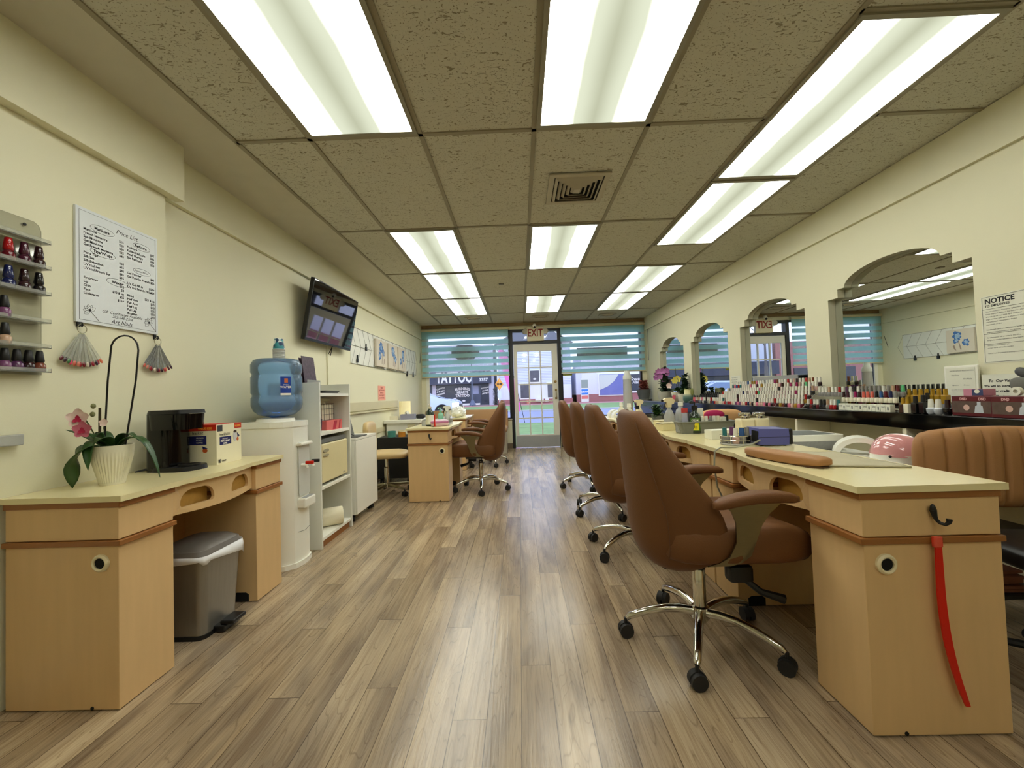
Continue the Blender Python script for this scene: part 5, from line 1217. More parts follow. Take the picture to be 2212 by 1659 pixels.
# plants on the ledge
def bush(label, loc, pm_, prof, nleaf, R_, Hh, lw, lm, seed, flowers=(), lean=0, name='potted_plant', soil=True, low=0.0, ll=None):
    r = thing(name, label, 'plant', loc); rn_ = random.Random(seed)
    MB().lathe(prof, (0, 0, 0), 24).build('pot', pm_, r, 50)
    pt = max(z for _, z in prof); pr = prof[-3][0] if len(prof) > 3 else .05
    if soil: MB().lathe([(0, pt - .006), (pr * .8, pt - .008)], (0, 0, 0), 16).build('soil', M_soil, r)
    for k in range(nleaf):
        a = rn_.uniform(0, 2 * PI); t_ = rn_.random(); z = pt + Hh * (low + (1 - low) * t_ ** .9) * rn_.uniform(.75, 1.05); rr = R_ * rn_.uniform(.35, 1) * (1 - .45 * t_)
        L_ = rn_.uniform(.7, 1.2) * (ll or .07)
        st = (rr * .15 * math.cos(a), rr * .15 * math.sin(a), pt * .95 + (z - pt) * .55 - 0.0); d = rn_.uniform(-.3, .5)
        p0 = (rr * .35 * math.cos(a), rr * .35 * math.sin(a), z - L_ * .3); p1 = (rr * .7 * math.cos(a), rr * .7 * math.sin(a), z + L_ * .2); p2 = (rr * math.cos(a), rr * math.sin(a), z - L_ * d * .5)
        if ll and ll > .11: p0 = (0, 0, pt); p1 = (rr * .6 * math.cos(a), rr * .6 * math.sin(a), z); p2 = (rr * math.cos(a), rr * math.sin(a), z - L_ * .35)
        leaf(MB(), p0, p1, p2, lw * rn_.uniform(.7, 1.2), n=6).build('leaf', lm, r, 80)
        if k % 4 == 0 and not (ll and ll > .11): MB().tube([(0, 0, pt * .9), (st[0], st[1], (pt + z) / 2), p0], .0022, 5).build('stem', M_stem, r)
    return r
def pprof(r0, r1, h): return [(0, 0), (r0, 0), (r1, h), (r1 - .006, h), (r1 - .012, h - .012), (0, h - .012)]
M_potg = mat('grey_ribbed_pot', C(178, 176, 160), .6, var=.1, scale=60, stretch=(.2, .2, 3)); M_potd = mat('slate_pot', C(92, 96, 98), .6)
# red-leaved begonia in grey pot at the far left end
r = bush('pink-leaved plant in a small grey pot at the far end of the ledge', (2.34, 7.72, LZ + .02), M_potd, pprof(.09, .13, .18), 90, .15, .16, .07, mat('pink_red_foliage', C(150, 84, 76), .6, var=.35, scale=12), 4, low=-.6, ll=.10)
MB().lathe([(0, -.019), (.135, -.019), (.15, .004), (0, .004)], (0, 0, 0), 24).build('saucer', mat('grey_saucer', C(170, 170, 164), .5), r, 50)
# tall bush with violet flowers in ribbed pot
r = bush('bushy dark green plant with violet flowers in a grey ribbed pot on the ledge', (2.355, 6.62, LZ + .001), M_potg, pprof(.10, .125, .155), 120, .14, .42, .045, M_leaf2, 5, ll=.12)
rn_ = random.Random(3)
for k in range(12): petal_flower(MB(), (rn_.uniform(-.13, .05), rn_.uniform(-.15, .05), .40 + rn_.uniform(-.06, .10)), .05, (-.5, -1, .1), 5, cup=.5).build('flower', mat('violet_petal', C(170, 104, 160), .6, var=.15, scale=30), r, 60)
r = bush('orchid with yellow flower in a plain white pot, behind the red card on the ledge', (2.36, 6.12, LZ + .001), M_pot, pprof(.07, .095, .145), 8, .16, .12, .045, M_leaf, 6, ll=.14)
for x, y, z, m1, s_ in ((.0, -.02, .335, mat('yellow_petal', C(220, 206, 96), .6, var=.1, scale=30), .055), (.02, .06, .34, MATS['yellow_petal'], .055), (-.03, .02, .31, MATS['yellow_petal'], .05), (-.05, .20, .24, M_petw, .045), (-.03, .26, .25, M_petw, .04)):
    petal_flower(MB(), (x, y, z), s_, (-.5, -1, .1), 5).build('flower', m1, r, 60)
MB().tube([(0, 0, .14), (.0, .05, .30), (-.01, .02, .50)], .003, 6).build('stake', M_stem, r); MB().tube([(0, 0, .14), (.0, -.05, .30), (-.01, .06, .48)], .003, 6).build('stake', M_stem, r)
r = bush('small leafy plant in a plain white pot right of the red card on the ledge', (2.35, 5.90, LZ + .001), M_pot, pprof(.06, .078, .115), 26, .08, .09, .03, M_leaf, 7)
r = bush('dark foliage plant behind the white pots against the second mirror', (2.43, 6.02, LZ + .001), M_potd, pprof(.03, .04, .08), 70, .11, .34, .035, M_leaf2, 9, ll=.09)
M_pots = bpy.data.materials.new('green_cream_striped_pot'); M_pots.use_nodes = True; _n = M_pots.node_tree.nodes; _l = M_pots.node_tree.links
_t = _n.new('ShaderNodeTexCoord'); _s = _n.new('ShaderNodeSeparateXYZ'); _r = _n.new('ShaderNodeValToRGB'); _q = _n.new('ShaderNodeMath'); _q.operation = 'MULTIPLY'; _q.inputs[1].default_value = 5.5
_l.new(_t.outputs['Object'], _s.inputs[0]); _l.new(_s.outputs[2], _q.inputs[0]); _l.new(_q.outputs[0], _r.inputs[0]); _l.new(_r.outputs[0], _n['Principled BSDF'].inputs[0])
_r.color_ramp.elements[0].color = C(70, 104, 92); _r.color_ramp.elements[0].position = .35; _r.color_ramp.elements[1].color = C(226, 220, 170); _r.color_ramp.elements[1].position = .66; _k = _r.color_ramp.elements.new(.5); _k.color = C(120, 140, 120)
r = bush('orchid leaves in a round green and cream striped pot on the ledge', (2.345, 5.68, LZ + .001), M_pots, [(0, 0), (.065, 0), (.082, .03), (.080, .08), (.062, .12), (.060, .175), (.054, .175), (.050, .15), (0, .15)], 3, .14, .03, .05, mat('olive_leaf', C(118, 124, 56), .4), 10, ll=.12)
m_ = MB(); sq(m_, (.0, -.10, .14), (.006, .045, .045), .8, .8); m_.build('round_leaf', MATS['olive_leaf'], r, 80)
r = thing('red_card', 'red greeting card leaning on the white pots', 'card', (2.25, 6.02, LZ + .001))
m_ = MB().box(-.002, .001, -.06, .06, 0, .10); m_.xf(Matrix.Rotation(.18, 4, 'Y')); m_.build('card', mat('red_card', C(176, 20, 20), .5), r)

# basket with bottles on the second table
r = thing('grey_basket', 'grey perforated plastic basket of bottles on the second right table', 'basket', (1.29, 2.90, TZ))
M_bask = bpy.data.materials.new('grey_perforated_plastic'); M_bask.use_nodes = True; _n = M_bask.node_tree.nodes; _l = M_bask.node_tree.links
_b = _n.new('ShaderNodeTexBrick'); _b.inputs['Color1'].default_value = C(126, 128, 118); _b.inputs['Color2'].default_value = C(120, 122, 112); _b.inputs['Mortar'].default_value = C(92, 94, 86); _b.inputs['Scale'].default_value = 60; _b.inputs['Mortar Size'].default_value = .03
_t = _n.new('ShaderNodeTexCoord'); _mp = _n.new('ShaderNodeMapping'); _mp.inputs['Rotation'].default_value = (PI / 2, 0, 0); _l.new(_t.outputs['Object'], _mp.inputs[0]); _l.new(_mp.outputs[0], _b.inputs[0]); _l.new(_b.outputs[0], _n['Principled BSDF'].inputs[0]); _n['Principled BSDF'].inputs['Roughness'].default_value = .45
b = MB(); BW, BD, BH = .19, .075, .080
def brect(w, d, z): return [(p[0], p[1], z) for p in rrect(0, 0, w * 2, d * 2, .02, 3)]
A = brect(BW - .02, BD - .012, .0); B_ = brect(BW, BD, BH); A2 = brect(BW - .023, BD - .015, .003); B2 = brect(BW - .004, BD - .004, BH)
va, vb, va2, vb2 = ([b.bm.verts.new(p) for p in q] for q in (A, B_, A2, B2)); n = len(A)
for i in range(n):
    j = (i + 1) % n
    b.bm.faces.new((va[i], va[j], vb[j], vb[i])); b.bm.faces.new((vb[i], vb[j], vb2[j], vb2[i])); b.bm.faces.new((vb2[i], vb2[j], va2[j], va2[i]))
b.bm.faces.new(va[::-1]); b.bm.faces.new(va2); b.build('basket', M_bask, r)
b = MB(); P = brect(BW + .004, BD + .004, BH); b.tube(P + [P[0]], .004, 6, False); b.build('rim', mat('grey_plastic', C(120, 122, 112), .45), r)
ZB = TZ + .004
r = thing('cuticle_oil_bottle', 'dark green bottle with yellow CREAM label in the grey basket', 'bottle', (1.215, 2.865, ZB)); r.scale = (1.08, 1.08, 1.22)
MB().lathe([(0, 0), (.036, 0), (.038, .006), (.038, .085), (.030, .105), (.016, .118), (.015, .130), (0, .130)], (0, 0, 0), 24).build('bottle', M_dgreen, r, 60)
MB().lathe([(0, .130), (.018, .130), (.018, .155), (0, .155)], (0, 0, 0), 16).tube([(0, 0, .155), (0, 0, .172), (-.03, -.01, .170)], .006, 8).build('pump', M_black, r, 60)
def cyl_lab(par, rad, a0, a1, z0, z1, m1, nm='label'): return onring(rad, a0, a1, z0, z1, 10).build(nm, m1, par)
AF = math.atan2(-2.865, -1.215)
cyl_lab(r, .0384, AF - .9, AF + .9, .012, .085, mat('green_label', C(70, 110, 40), .5)); cyl_lab(r, .0387, AF - .6, AF + .6, .016, .060, mat('yellow_label', C(226, 214, 40), .5), 'yellow_panel')
ring_text('CREAM', .015, .0389, AF, .066, M_wtxt, r, bold=.0006, sx=.9)
b = MB(); 
for k in range(4): onr = onring(.0390, AF - .25 + .18 * k - .05, AF - .25 + .18 * k + .05, .022 + .006 * (k % 2), .040 + .004 * (k % 2), 3); b.add(onr)
b.build('olive_picture', mat('olive_print', C(60, 70, 20), .5), r)
spray_bottle('spray bottle with cream head and pale yellow liquid left of the grey basket', (1.19, 3.28, TZ), M_clearb, M_creamh, M_black, PI + .3, 1.12, M_yliq)
r = thing('alcohol_bottle', 'clear bottle with red and white label in the left end of the grey basket', 'bottle', (1.140, 2.915, ZB)); r.scale = (1, 1, 1.15)
MB().lathe([(0, 0), (.038, 0), (.040, .01), (.040, .11), (.030, .14), (.016, .15), (.016, .165), (0, .165)], (0, 0, 0), 20).build('bottle', M_acryl2, r, 60)
MB().box(-.010, .030, -.040, -.036, .02, .12, .001).build('label', mat('lilac_label', C(180, 180, 196), .5), r); MB().box(-.012, .032, -.041, -.0365, .122, .150, .001).build('red_label', mat('red_label', C(190, 60, 60), .5), r)
MB().lathe([(0, .165), (.018, .165), (.018, .185), (0, .185)], (0, 0, 0), 14).build('cap', M_whitep, r, True)
r = thing('lotion_tube', 'white lotion tube standing on its cap behind the green bottle', 'tube', (1.285, 2.95, ZB)); r.scale = (1, 1, 1.1)
MB().prism([(-.018, .02), (.018, .02), (.026, .15), (-.026, .15)], .012, 'xz', -.006).build('tube', M_paper, r)
MB().lathe([(0, 0), (.016, 0), (.015, .02), (0, .02)], (0, 0, 0), 14).build('cap', M_whitep, r, True); MB().box(-.012, .008, -.0068, -.006, .05, .10).build('print', M_txtg, r)
bk_small = [(1.262, 2.858, 'black', 'w', 'small black bottle with white cap in the basket beside the green bottle'), (1.292, 2.862, 'cream', 'w', 'small cream bottle in the basket, second right of the green bottle'), (1.322, 2.86, 'black', 'grey', 'small dark bottle with grey cap in the middle of the basket'), (1.350, 2.865, 'blush', 'w', 'small pale bottle with tall white cap in the basket under the magenta puff'), (1.378, 2.87, 'grey', 'cream', 'small grey bottle with cream cap in the basket under the magenta puff')]
for x, y, bc, cc, lb in bk_small: o = mini(bc, cc, (x, y, ZB), lb, 'small bottles in the grey basket'); o['group'] = 'small bottles in the grey basket'; o.scale = (1.3, 1.3, 1.55)
tag(MB().box(1.395, 1.425, 2.85, 2.885, ZB, ZB + .105, .002).build('white_box', M_paper), 'white square box in the basket right of the small bottles', 'box')
tag(MB().box(1.430, 1.452, 2.87, 2.89, ZB, ZB + .115, .004).build('black_capped_tube', M_black), 'small black upright cap in the basket beside the white box', 'tube')
r = thing('nail_file_bundle', 'pale nail files in a clear sleeve at the right end of the grey basket', 'nail files', (1.44, 2.93, ZB))
for k in range(4): m_ = MB().box(-.07, .02, -.002, .002, 0, .016, .001); m_.xf(Matrix.Translation((0, -.008 * k, .070 + .004 * k)) @ Matrix.Rotation(-.35, 4, 'Y')); m_.build('file', mat('pale_aqua', C(190, 206, 206), .6), r)
r = thing('magenta_puff', 'magenta oval puff brush lying behind the grey basket', 'brush', (1.47, 3.12, TZ)); r.scale = (1, 1, 1.25); sq(MB(), (0, 0, .085), (.075, .04, .03), .9, .9).build('puff', mat('magenta_fabric', C(160, 16, 76), .8, bump=.3, bscale=150), r, 80); MB().box(-.05, .05, -.03, .03, 0, .06, .004).build('holder', M_black, r)
r = thing('peach_cushion', 'peach arm cushion behind the magenta puff', 'cushion', (1.62, 3.32, 0)); sq(MB(), (0, 0, .82), (.16, .06, .06), .6, .7).build('cushion', mat('peach_fabric', C(206, 160, 108), .7), r, 80); MB().box(-.10, .10, -.04, .04, 0, .77, .004).build('stand', M_blackf, r)
for x, y, lb in ((1.07, 3.15, 'long cream lidded box on the tables edge, nearest of two'), (1.14, 3.42, 'long cream lidded box on the tables edge, second of two')):
    r = thing('cream_dispenser_box', lb, 'box', (x + .06, y, TZ), .2, 'cream boxes on the right tables'); MB().box(-.075, .075, -.05, .05, 0, .05, .004).build('body', M_top, r); MB().box(-.077, .077, -.052, .052, .051, .058, .003).build('lid', M_trim, r)
# polish carousel
r = thing('polish_caddy', 'clear caddy of polish jars between the basket and the purple drill box', 'rack', (1.165, 2.24, TZ))
MB().lathe([(0, 0), (.075, 0), (.078, .006), (.075, .010), (0, .008)], (0, 0, 0), 24).build('base_disc', M_acryl2, r, 50)
b = MB()
for z in (.028, .050): b.tube([(.076 * math.cos(a), .076 * math.sin(a), z) for a in [2 * PI * k / 24 for k in range(25)]], .002, 5, False)
for k in range(8): a = 2 * PI * k / 8; b.tube([(.076 * math.cos(a), .076 * math.sin(a), .005), (.076 * math.cos(a), .076 * math.sin(a), .052)], .0018, 5)
b.build('wire_rail', M_chrome, r, True)
for k, (dx, dy, bc, cc, s_, lb) in enumerate(((-.055, .005, 'grey', 'teal', 1.25, 'teal-capped bottle in the clear caddy, leftmost'), (-.022, -.045, 'blush', 'w', 1.2, 'white-capped bottle in the clear caddy'), (.018, -.030, 'grey', 'blue', 1.5, 'wide blue-topped jar in the clear caddy'), (.052, -.02, 'black', 'grey', 1.25, 'grey-capped black bottle in the clear caddy, rightmost'), (.0, .035, 'grey', 'mauve', 1.4, 'mauve-topped jar at the back of the clear caddy'))):
    o = mini(bc, cc, (1.165 + dx, 2.24 + dy, TZ + .010), lb, 'polish in the clear caddy'); o['group'] = 'polish in the clear caddy'; o.scale = (s_, s_, 1.15)
r = thing('white_card_box', 'low white cardboard tray behind the polish caddy', 'box', (1.23, 2.52, TZ), .1); MB().box(-.09, .07, -.04, .04, 0, .055, .002).build('box', M_paper, r)
for x, lb in ((1.425, 'square cream liquid dispenser with chrome pump plate, left of two'), (1.515, 'square cream liquid dispenser with chrome pump plate, right of two')):
    r = thing('liquid_dispenser', lb, 'bottle', (x, 2.62, TZ), 0, 'square liquid dispensers'); r.scale = (1, 1, 1.22); MB().box(-.043, .043, -.043, .043, 0, .090, .010, 3).build('bottle', M_ring, r, 50)
    MB().lathe([(0, .0905), (.020, .0905), (.020, .100), (.034, .102), (.036, .110), (.033, .120), (0, .122)], (0, 0, 0), 20).build('pump_plate', M_chrome, r, True)
# purple drill box
r = thing('nail_drill_box', 'purple electric nail drill control box with black side on the nearest right table', 'appliance', (1.315, 2.16, TZ), d2(-6))
M_pur = mat('purple_metal', C(88, 92, 160), .35, var=.03)
P = [(-.075, .004), (.065, .004), (.068, .046), (.065, .085), (-.075, .088), (-.080, .046)]
MB().prism([(x, z + .002) for x, z in P], .15, 'xz', -.03).build('housing', M_pur, r)
MB().box(.0655, .088, -.028, .118, .006, .088, .008).build('black_end', M_black, r)
MB().box(-.0815, -.0785, -.022, .05, .020, .078, .002).build('socket_panel', M_dark, r)
MB().box(-.080, .068, -.0305, -.030, .0455, .0475).build('seam', M_txt, r)
for x, y in ((-.06, -.015), (.05, -.015), (-.06, .10), (.05, .10)): MB().lathe([(0, -.0), (.008, 0), (.008, .006), (0, .006)], (x, y, 0), 10).build('foot', M_rubber, r)
# handpiece cord hanging over the table front
tag(MB().tube([(1.235, 2.135, .775), (1.17, 2.10, .757), (1.08, 2.08, .749), (1.00, 2.07, .752), (.965, 2.06, .735), (.955, 2.05, .66), (.962, 2.04, .56), (.972, 2.02, .52)], .0042, 8).build('drill_cord', mat('grey_cord', C(150, 150, 134), .5), None, True), 'thin grey cord from the drill box hanging over the table front', 'cable')
# arm rest cushion and towel
r = thing('hand_rest', 'long brown padded hand rest at the front of the nearest right table', 'cushion', (1.072, 1.70, TZ), d2(103))
sq(MB(), (0, 0, .022), (.185, .044, .021), .5, .38, 36, 10, lambda x, y, z: (x, y - .5 * x * x + .008, z)).build('pad', M_leather2, r, 80)
MB().prism([(p[0], p[1] - .5 * p[0] * p[0] + .008) for p in rrect(0, 0, .36, .082, .04, 8)], .006, 'xy', .0).build('base_board', mat('dark_wood_base', C(80, 50, 28), .5), r)
r = thing('grey_towel', 'flat pale grey towel spread on the nearest right table', 'towel', (1.25, 1.70, TZ))
b = MB(); rn_ = random.Random(4)
q = [(1.125, 1.555), (1.395, 1.49), (1.395, 1.86), (1.135, 1.93)]
def tw(u, v):
    x = (q[0][0] * (1 - u) + q[1][0] * u) * (1 - v) + (q[3][0] * (1 - u) + q[2][0] * u) * v - 1.25; y = (q[0][1] * (1 - u) + q[1][1] * u) * (1 - v) + (q[3][1] * (1 - u) + q[2][1] * u) * v - 1.70
    return (x, y, .004 + .0015 * math.sin(u * 14) * math.sin(v * 9))
b.grid(tw, 16, 16); b.build('towel', mat('pale_grey_terry', C(186, 178, 150), .9, bump=.4, bscale=500), r, True, solid=.005)
# lamps behind the table on a white work shelf
r = thing('side_work_shelf', 'white side shelf behind the nearest right table carrying lamps', 'table', (1.66, 2.30, 0))
MB().box(-.20, .22, -.43, .45, .66, .68, .003).build('board', M_whitep, r)
for x, y in ((-.18, -.40), (.19, -.40), (-.18, .42), (.19, .42)): MB().box(x - .012, x + .012, y - .012, y + .012, 0, .66).build('leg', M_alu, r)
r = thing('dust_collector', 'white square nail dust collector with dark grille behind the purple box', 'appliance', (1.66, 2.45, .6805), d2(0))
b = MB(); rbx(b, .24, .22, .0, .30, .27, .055, .03); b.build('base', mat('grey_vented_plastic', C(150, 150, 150), .4, var=.2, scale=60), r, 50)
b = MB(); rbx(b, .31, .28, .055, .31, .28, .088, .035); b.build('rim', M_whitep, r, 50)
MB().prism(rrect(0, 0, .25, .22, .02), .002, 'xy', .0878).build('grille', mat('dark_grille', C(84, 88, 88), .5, var=.3, scale=90), r)
def arch_lamp(r, w, h, d, th, m1, nm='shell', n=16):
    b = MB(); O_ = []; I_ = []
    for k in range(n + 1):
        a = PI * k / n; O_.append((w / 2 * math.cos(a), h * math.sin(a))); I_.append(((w / 2 - th) * math.cos(a), (h - th) * math.sin(a)))
    b.prism(O_ + I_[::-1], d, 'xz', -d / 2); return b.build(nm, m1, r, 30)
r = thing('white_arch_lamp', 'white arched nail lamp behind the nearest right table', 'lamp', (1.735, 2.13, .6805), d2(-35)); arch_lamp(r, .22, .098, .14, .024, M_whitep); MB().box(-.105, .105, -.06, .06, 0, .008, .002).build('base_plate', M_whitep, r)
r = thing('pink_nail_lamp', 'glossy pink and white domed nail lamp behind the nearest right table', 'lamp', (1.765, 1.95, .6805), d2(-40))
sq(MB(), (0, 0, .0), (.105, .09, .118), .9, .85, 28, 16, lambda x, y, z: (x, y, abs(z) + .012)).build('dome', mat('glossy_pink_plastic', C(214, 150, 152), .08, coat=1.0), r, 80)
b = MB(); rbx(b, .20, .17, 0, .205, .175, .035, .07); b.build('base', M_whitep, r, 50)
MB().ball((-.03, -.088, .030), .006, 8, 6).build('sensor', M_black, r, True)
tag(MB().tube([(1.76, 1.85, .79), (1.74, 1.83, .745), (1.72, 1.81, .69)], .003, 6).build('lamp_cable', M_whitep), 'thin white cable hanging beside the pink nail lamp', 'cable')
r = thing('clear_drawer_tower', 'clear plastic drawer tower behind the pink nail lamp', 'drawers', (2.36, 2.26, 0))
for k in range(4): MB().box(-.10, .10, -.10, .10, .525 + .055 * k, .573 + .055 * k, .003).build('drawer', M_acryl2, r)
MB().box(-.11, .11, -.11, .11, .500, .521, .003).build('base', M_whitep, r)
# technician chair, tufted back
r = thing('tufted_chair', 'tan channel-tufted chair back beyond the nearest right table', 'chair', (1.93, 1.70, 0), d2(-10))
def chn(x, y, z):
    k = x / .052; yy = y - (.016 * abs(math.cos(PI * k)) if y < 0 else -.016 * abs(math.cos(PI * k)))
    yy += .35 * x * x; return (x, yy, z + (.0 if z < .7 else -.30 * x * x))
def pad(side):
    def f(u, v):
        a = (u - .5) * 2; c = (v - .5) * 2; a = math.copysign(abs(a) ** .8, a); c = math.copysign(abs(c) ** .7, c)
        lim = (1 - abs(c) ** 3.2) ** (1 / 3.2) if abs(c) < 1 else 0
        x = .272 * a * (.80 + .20 * lim); z = .165 * c
        T = .048 * max(0, 1 - abs(a) ** 8) ** .5 * max(0, 1 - abs(c) ** 6) ** .5
        y = side * T * (1 - .30 * (1 - abs(math.sin(PI * x / .062))) ** 2.5) + .35 * x * x
        return (x, y, .695 + z - .35 * x * x * max(0, c))
    return f
m_ = MB(); m_.grid(pad(-1), 121, 25); m_.grid(pad(1), 121, 25); m_.build('backrest', M_leather2, r, 80)
MB().box(-.03, .03, .046, .06, .40, .70, .003).box(-.03, .03, -.25, .06, .385, .40, .003).build('back_bar', M_black, r)
sq(MB(), (0, -.30, .44), (.23, .22, .045), .5, .45).build('seat', M_black, r, 80)
MB().lathe([(0, .40), (.018, .40), (.018, .30), (.026, .29), (.026, .12), (.034, .115), (.034, .075), (0, .075)], (0, -.28, 0), 18).build('gas_column', M_black, r, True)
for k in range(5):
    a = k * 2 * PI / 5 + 1.3; c, s_ = math.cos(a), math.sin(a)
    lg = MB().tube([(.02 * c, -.28 + .02 * s_, .105), (.26 * c, -.28 + .26 * s_, .082)], [.018, .012], 8).build('base_leg', M_black, r, True)
    caster(r, .265 * c, -.28 + .265 * s_, a, .055, lg)
r = thing('black_supply_cart', 'black cart with stacked brown files at the right edge behind the table', 'cart', (2.075, 1.97, 0))
for z in (.12, .38, .62): MB().box(-.13, .14, -.20, .14, z, z + .02, .003).build('shelf_board', M_black, r)
for x, y in ((-.12, -.19), (.13, -.19), (-.12, .13), (.13, .13)): MB().tube([(x, y, .05), (x, y, .64)], .009, 8).build('post', M_black, r)
for x, y in ((-.12, -.19), (.13, -.19), (-.12, .13), (.13, .13)): caster(r, x, y, .4, .045)
r = thing('file_stack', 'stack of brown nail buffers on the black cart at the right edge', 'nail files', (2.05, 1.84, .1405))
for k in range(6): m_ = MB().box(-.07, .08, -.04, .05, 0, .012, .001); m_.xf(Matrix.Translation((rn_.uniform(-.01, .01), rn_.uniform(-.01, .01), .014 * k)) @ Matrix.Rotation(rn_.uniform(-.15, .15), 4, 'Z')); m_.build('buffer', mat('brown_buffer', C(140, 90, 70), .8), r)
# red strip on the end of the nearest table
r = thing('red_strip', 'long curved translucent red plastic strip hanging on the near table end', 'strip', (1.217, 1.2325, 0))
P = []; Q = []
for i in range(15):
    t_ = i / 14; z = .585 - .485 * t_; x = .000 + .058 * max(0, (t_ - .25) / .75) ** 2.2; w = .0085 + .003 * math.sin(PI * min(1, t_ * 1.1)) if t_ < .93 else .006
    P.append((x - w, z)); Q.append((x + w, z))
MB().prism(P + Q[::-1], .005, 'xz', -.002).build('strip', M_red, r)
MB().box(-.013, .013, -.003, .008, .560, .592, .003).build('top_clip', mat('pale_red_clip', C(216, 70, 50), .2, coat=.6), r)
# items on the far right tables
def simple_bottle(label, loc, m1, cm, h=.12, rad=.03, name='lotion_bottle'):
    r = thing(name, label, 'bottle', loc); MB().lathe([(0, 0), (rad, 0), (rad, h * .75), (rad * .5, h * .9), (rad * .5, h), (0, h)], (0, 0, 0), 18).build('bottle', m1, r, 60); MB().lathe([(0, h), (rad * .6, h), (rad * .5, h * 1.25), (0, h * 1.25)], (0, 0, 0), 14).build('cap', cm, r, True); return r
simple_bottle('white bottle with orange label on the third right table, behind chair backs', (.99 + .08, 4.02, TZ), M_pot, M_whitep, .15, .035)
simple_bottle('cream bottle with black cap on the third right table', (1.16, 4.05, TZ), M_ring, M_black, .13, .035)
simple_bottle('white cone-capped bottle on the farthest right table', (1.10, 4.45, TZ), M_pot, M_whitep, .15, .035)
spray_bottle('cream spray bottle on the third right table beside a chair back', (1.22, 4.20, TZ), M_ring, M_creamh, M_black, PI, 1.0)
r = thing('clear_tower_lamp', 'tall clear acrylic tube with pale top on the farthest right table', 'lamp', (1.22, 4.62, TZ))
MB().lathe([(.055, .02), (.058, .02), (.045, .44), (.042, .44), (.055, .02)], (0, 0, 0), 20).build('tube', M_acryl2, r, True); MB().lathe([(0, .44), (.048, .44), (.046, .48), (.032, .50), (.026, .54), (0, .54)], (0, 0, 0), 18).build('top', mat('grey_white_plastic', C(196, 198, 190), .4), r, 60); MB().lathe([(0, 0), (.065, 0), (.065, .02), (0, .02)], (0, 0, 0), 20).build('base', M_whitep, r, True)
for y, lb in ((4.78, 'small rounded white lamp on the farthest right table, nearest of two'), (5.0, 'small rounded white lamp on the farthest right table, farthest of two')):
    r = thing('desk_nail_lamp', lb, 'lamp', (1.15, y, TZ), 0, 'white lamps on the far table'); arch_lamp(r, .16, .09, .12, .02, M_whitep); MB().box(-.07, .07, -.05, .05, 0, .01).build('base_plate', M_whitep, r)
r = bush('small dark green potted plant on the third right table beside black gadgets', (1.33, 4.0, TZ), M_potd, pprof(.035, .05, .06), 46, .11, .13, .028, M_leaf, 14, ll=.07)
# chrome guest chair near the door
r = thing('guest_chair', 'chrome-legged guest chair with grey seat and black back near the door', 'chair', (.90, 6.45, 0), PI + .15)
M_gs = mat('grey_seat_fabric', C(96, 98, 100), .8)
sq(MB(), (0, 0, .45), (.22, .22, .03), .5, .45).build('seat', M_gs, r, 80); sq(MB(), (.0, .0, 0), (.025, .21, .16), .5, .5).xf(Matrix.Translation((-.24, 0, .62))).build('backrest', M_black, r, 80)
for sx in (-1, 1):
    MB().tube([(.22, sx * .24, .012), (.20, sx * .24, .42), (.20, sx * .24, .60), (.14, sx * .24, .635), (-.20, sx * .24, .62)], .011, 8).build('front_leg', M_chrome, r, True)
    MB().tube([(-.26, sx * .23, .012), (-.20, sx * .23, .42), (-.235, sx * .21, .60), (-.25, sx * .20, .72)], .011, 8).build('rear_leg', M_chrome, r, True)
    MB().box(-.10, .15, sx * .24 - .022, sx * .24 + .022, .640, .662, .008).build('armrest', M_black, r)
MB().tube([(.20, -.24, .40), (.20, .24, .40)], .009, 8).build('cross_bar', M_chrome, r, True)

# ================================================================== WINDOW WALL THINGS
# exit sign
r = thing('exit_sign', 'cream EXIT sign with red letters and two lamp heads above the door', 'exit sign', (.345, 7.95, 2.09))
M_exb = mat('exit_sign_cream', C(214, 204, 170), .4)
MB().box(-.165, .165, -.03, .045, 0, .28, .006).build('housing', M_exb, r)
b = MB(); add_text(b, 'EXIT', .200, (-.005, -.0312, .090), FR_BACK, align='CENTER', bold=.005, sx=.72); b.build('lettering', mat('exit_red', C(140, 30, 20), .5), r)
for s_ in (-1, 1):
    m_ = MB().lathe([(0, -.05), (.05, -.05), (.056, -.03), (.040, .02), (.018, .035), (0, .035)], (0, 0, 0), 20, 'y'); m_.xf(Matrix.Translation((s_ * .215, .0, .185)) @ Matrix.Rotation(-s_ * .5, 4, 'Z')); lh = m_.build('lamp_head', mat('lamp_head_grey', C(190, 186, 168), .35), r, 50)
r = thing('motion_sensor', 'small round white motion sensor above the exit sign', 'sensor', (.33, 7.885, 2.385))
MB().lathe([(0, -.02), (.028, -.015), (.038, .0), (.038, .03), (0, .03)], (0, 0, 0), 20, 'y').build('dome', M_whitep, r, True); MB().ball((0, -.018, -.035), .022, 14, 10).build('eye', M_black, r, True)
# zebra blinds
def blind(x0, x1, z0, label):
    r = thing('zebra_blind', label, 'blind', ((x0 + x1) / 2, YB - .06, 1.43), 0, 'teal zebra blinds'); W_ = (x1 - x0) / 2; n0 = 1.43
    T = 2.335
    MB().box(-W_, W_, -.035, .035, T - n0, T - n0 + .045, .006).build('headrail', M_trim, r)
    z = T - n0; MB().box(-W_ + .02, W_ - .02, -.003, 0, z - .140, z, 0).build('opaque_band', M_blind, r)
    z -= .140; k = 0
    while k < 6:
        MB().box(-W_ + .02, W_ - .02, -.0025, -.0015, z - .046, z).build('sheer_band', M_sheer, r)
        MB().box(-W_ + .02, W_ - .02, -.003, 0, max(.012, z - .128), z - .046).build('opaque_band', M_blind, r)
        z -= .128; k += 1
    MB().box(-W_ + .015, W_ - .015, -.010, .008, 0, .022, .003).build('bottom_rail', M_trim, r)
    return r
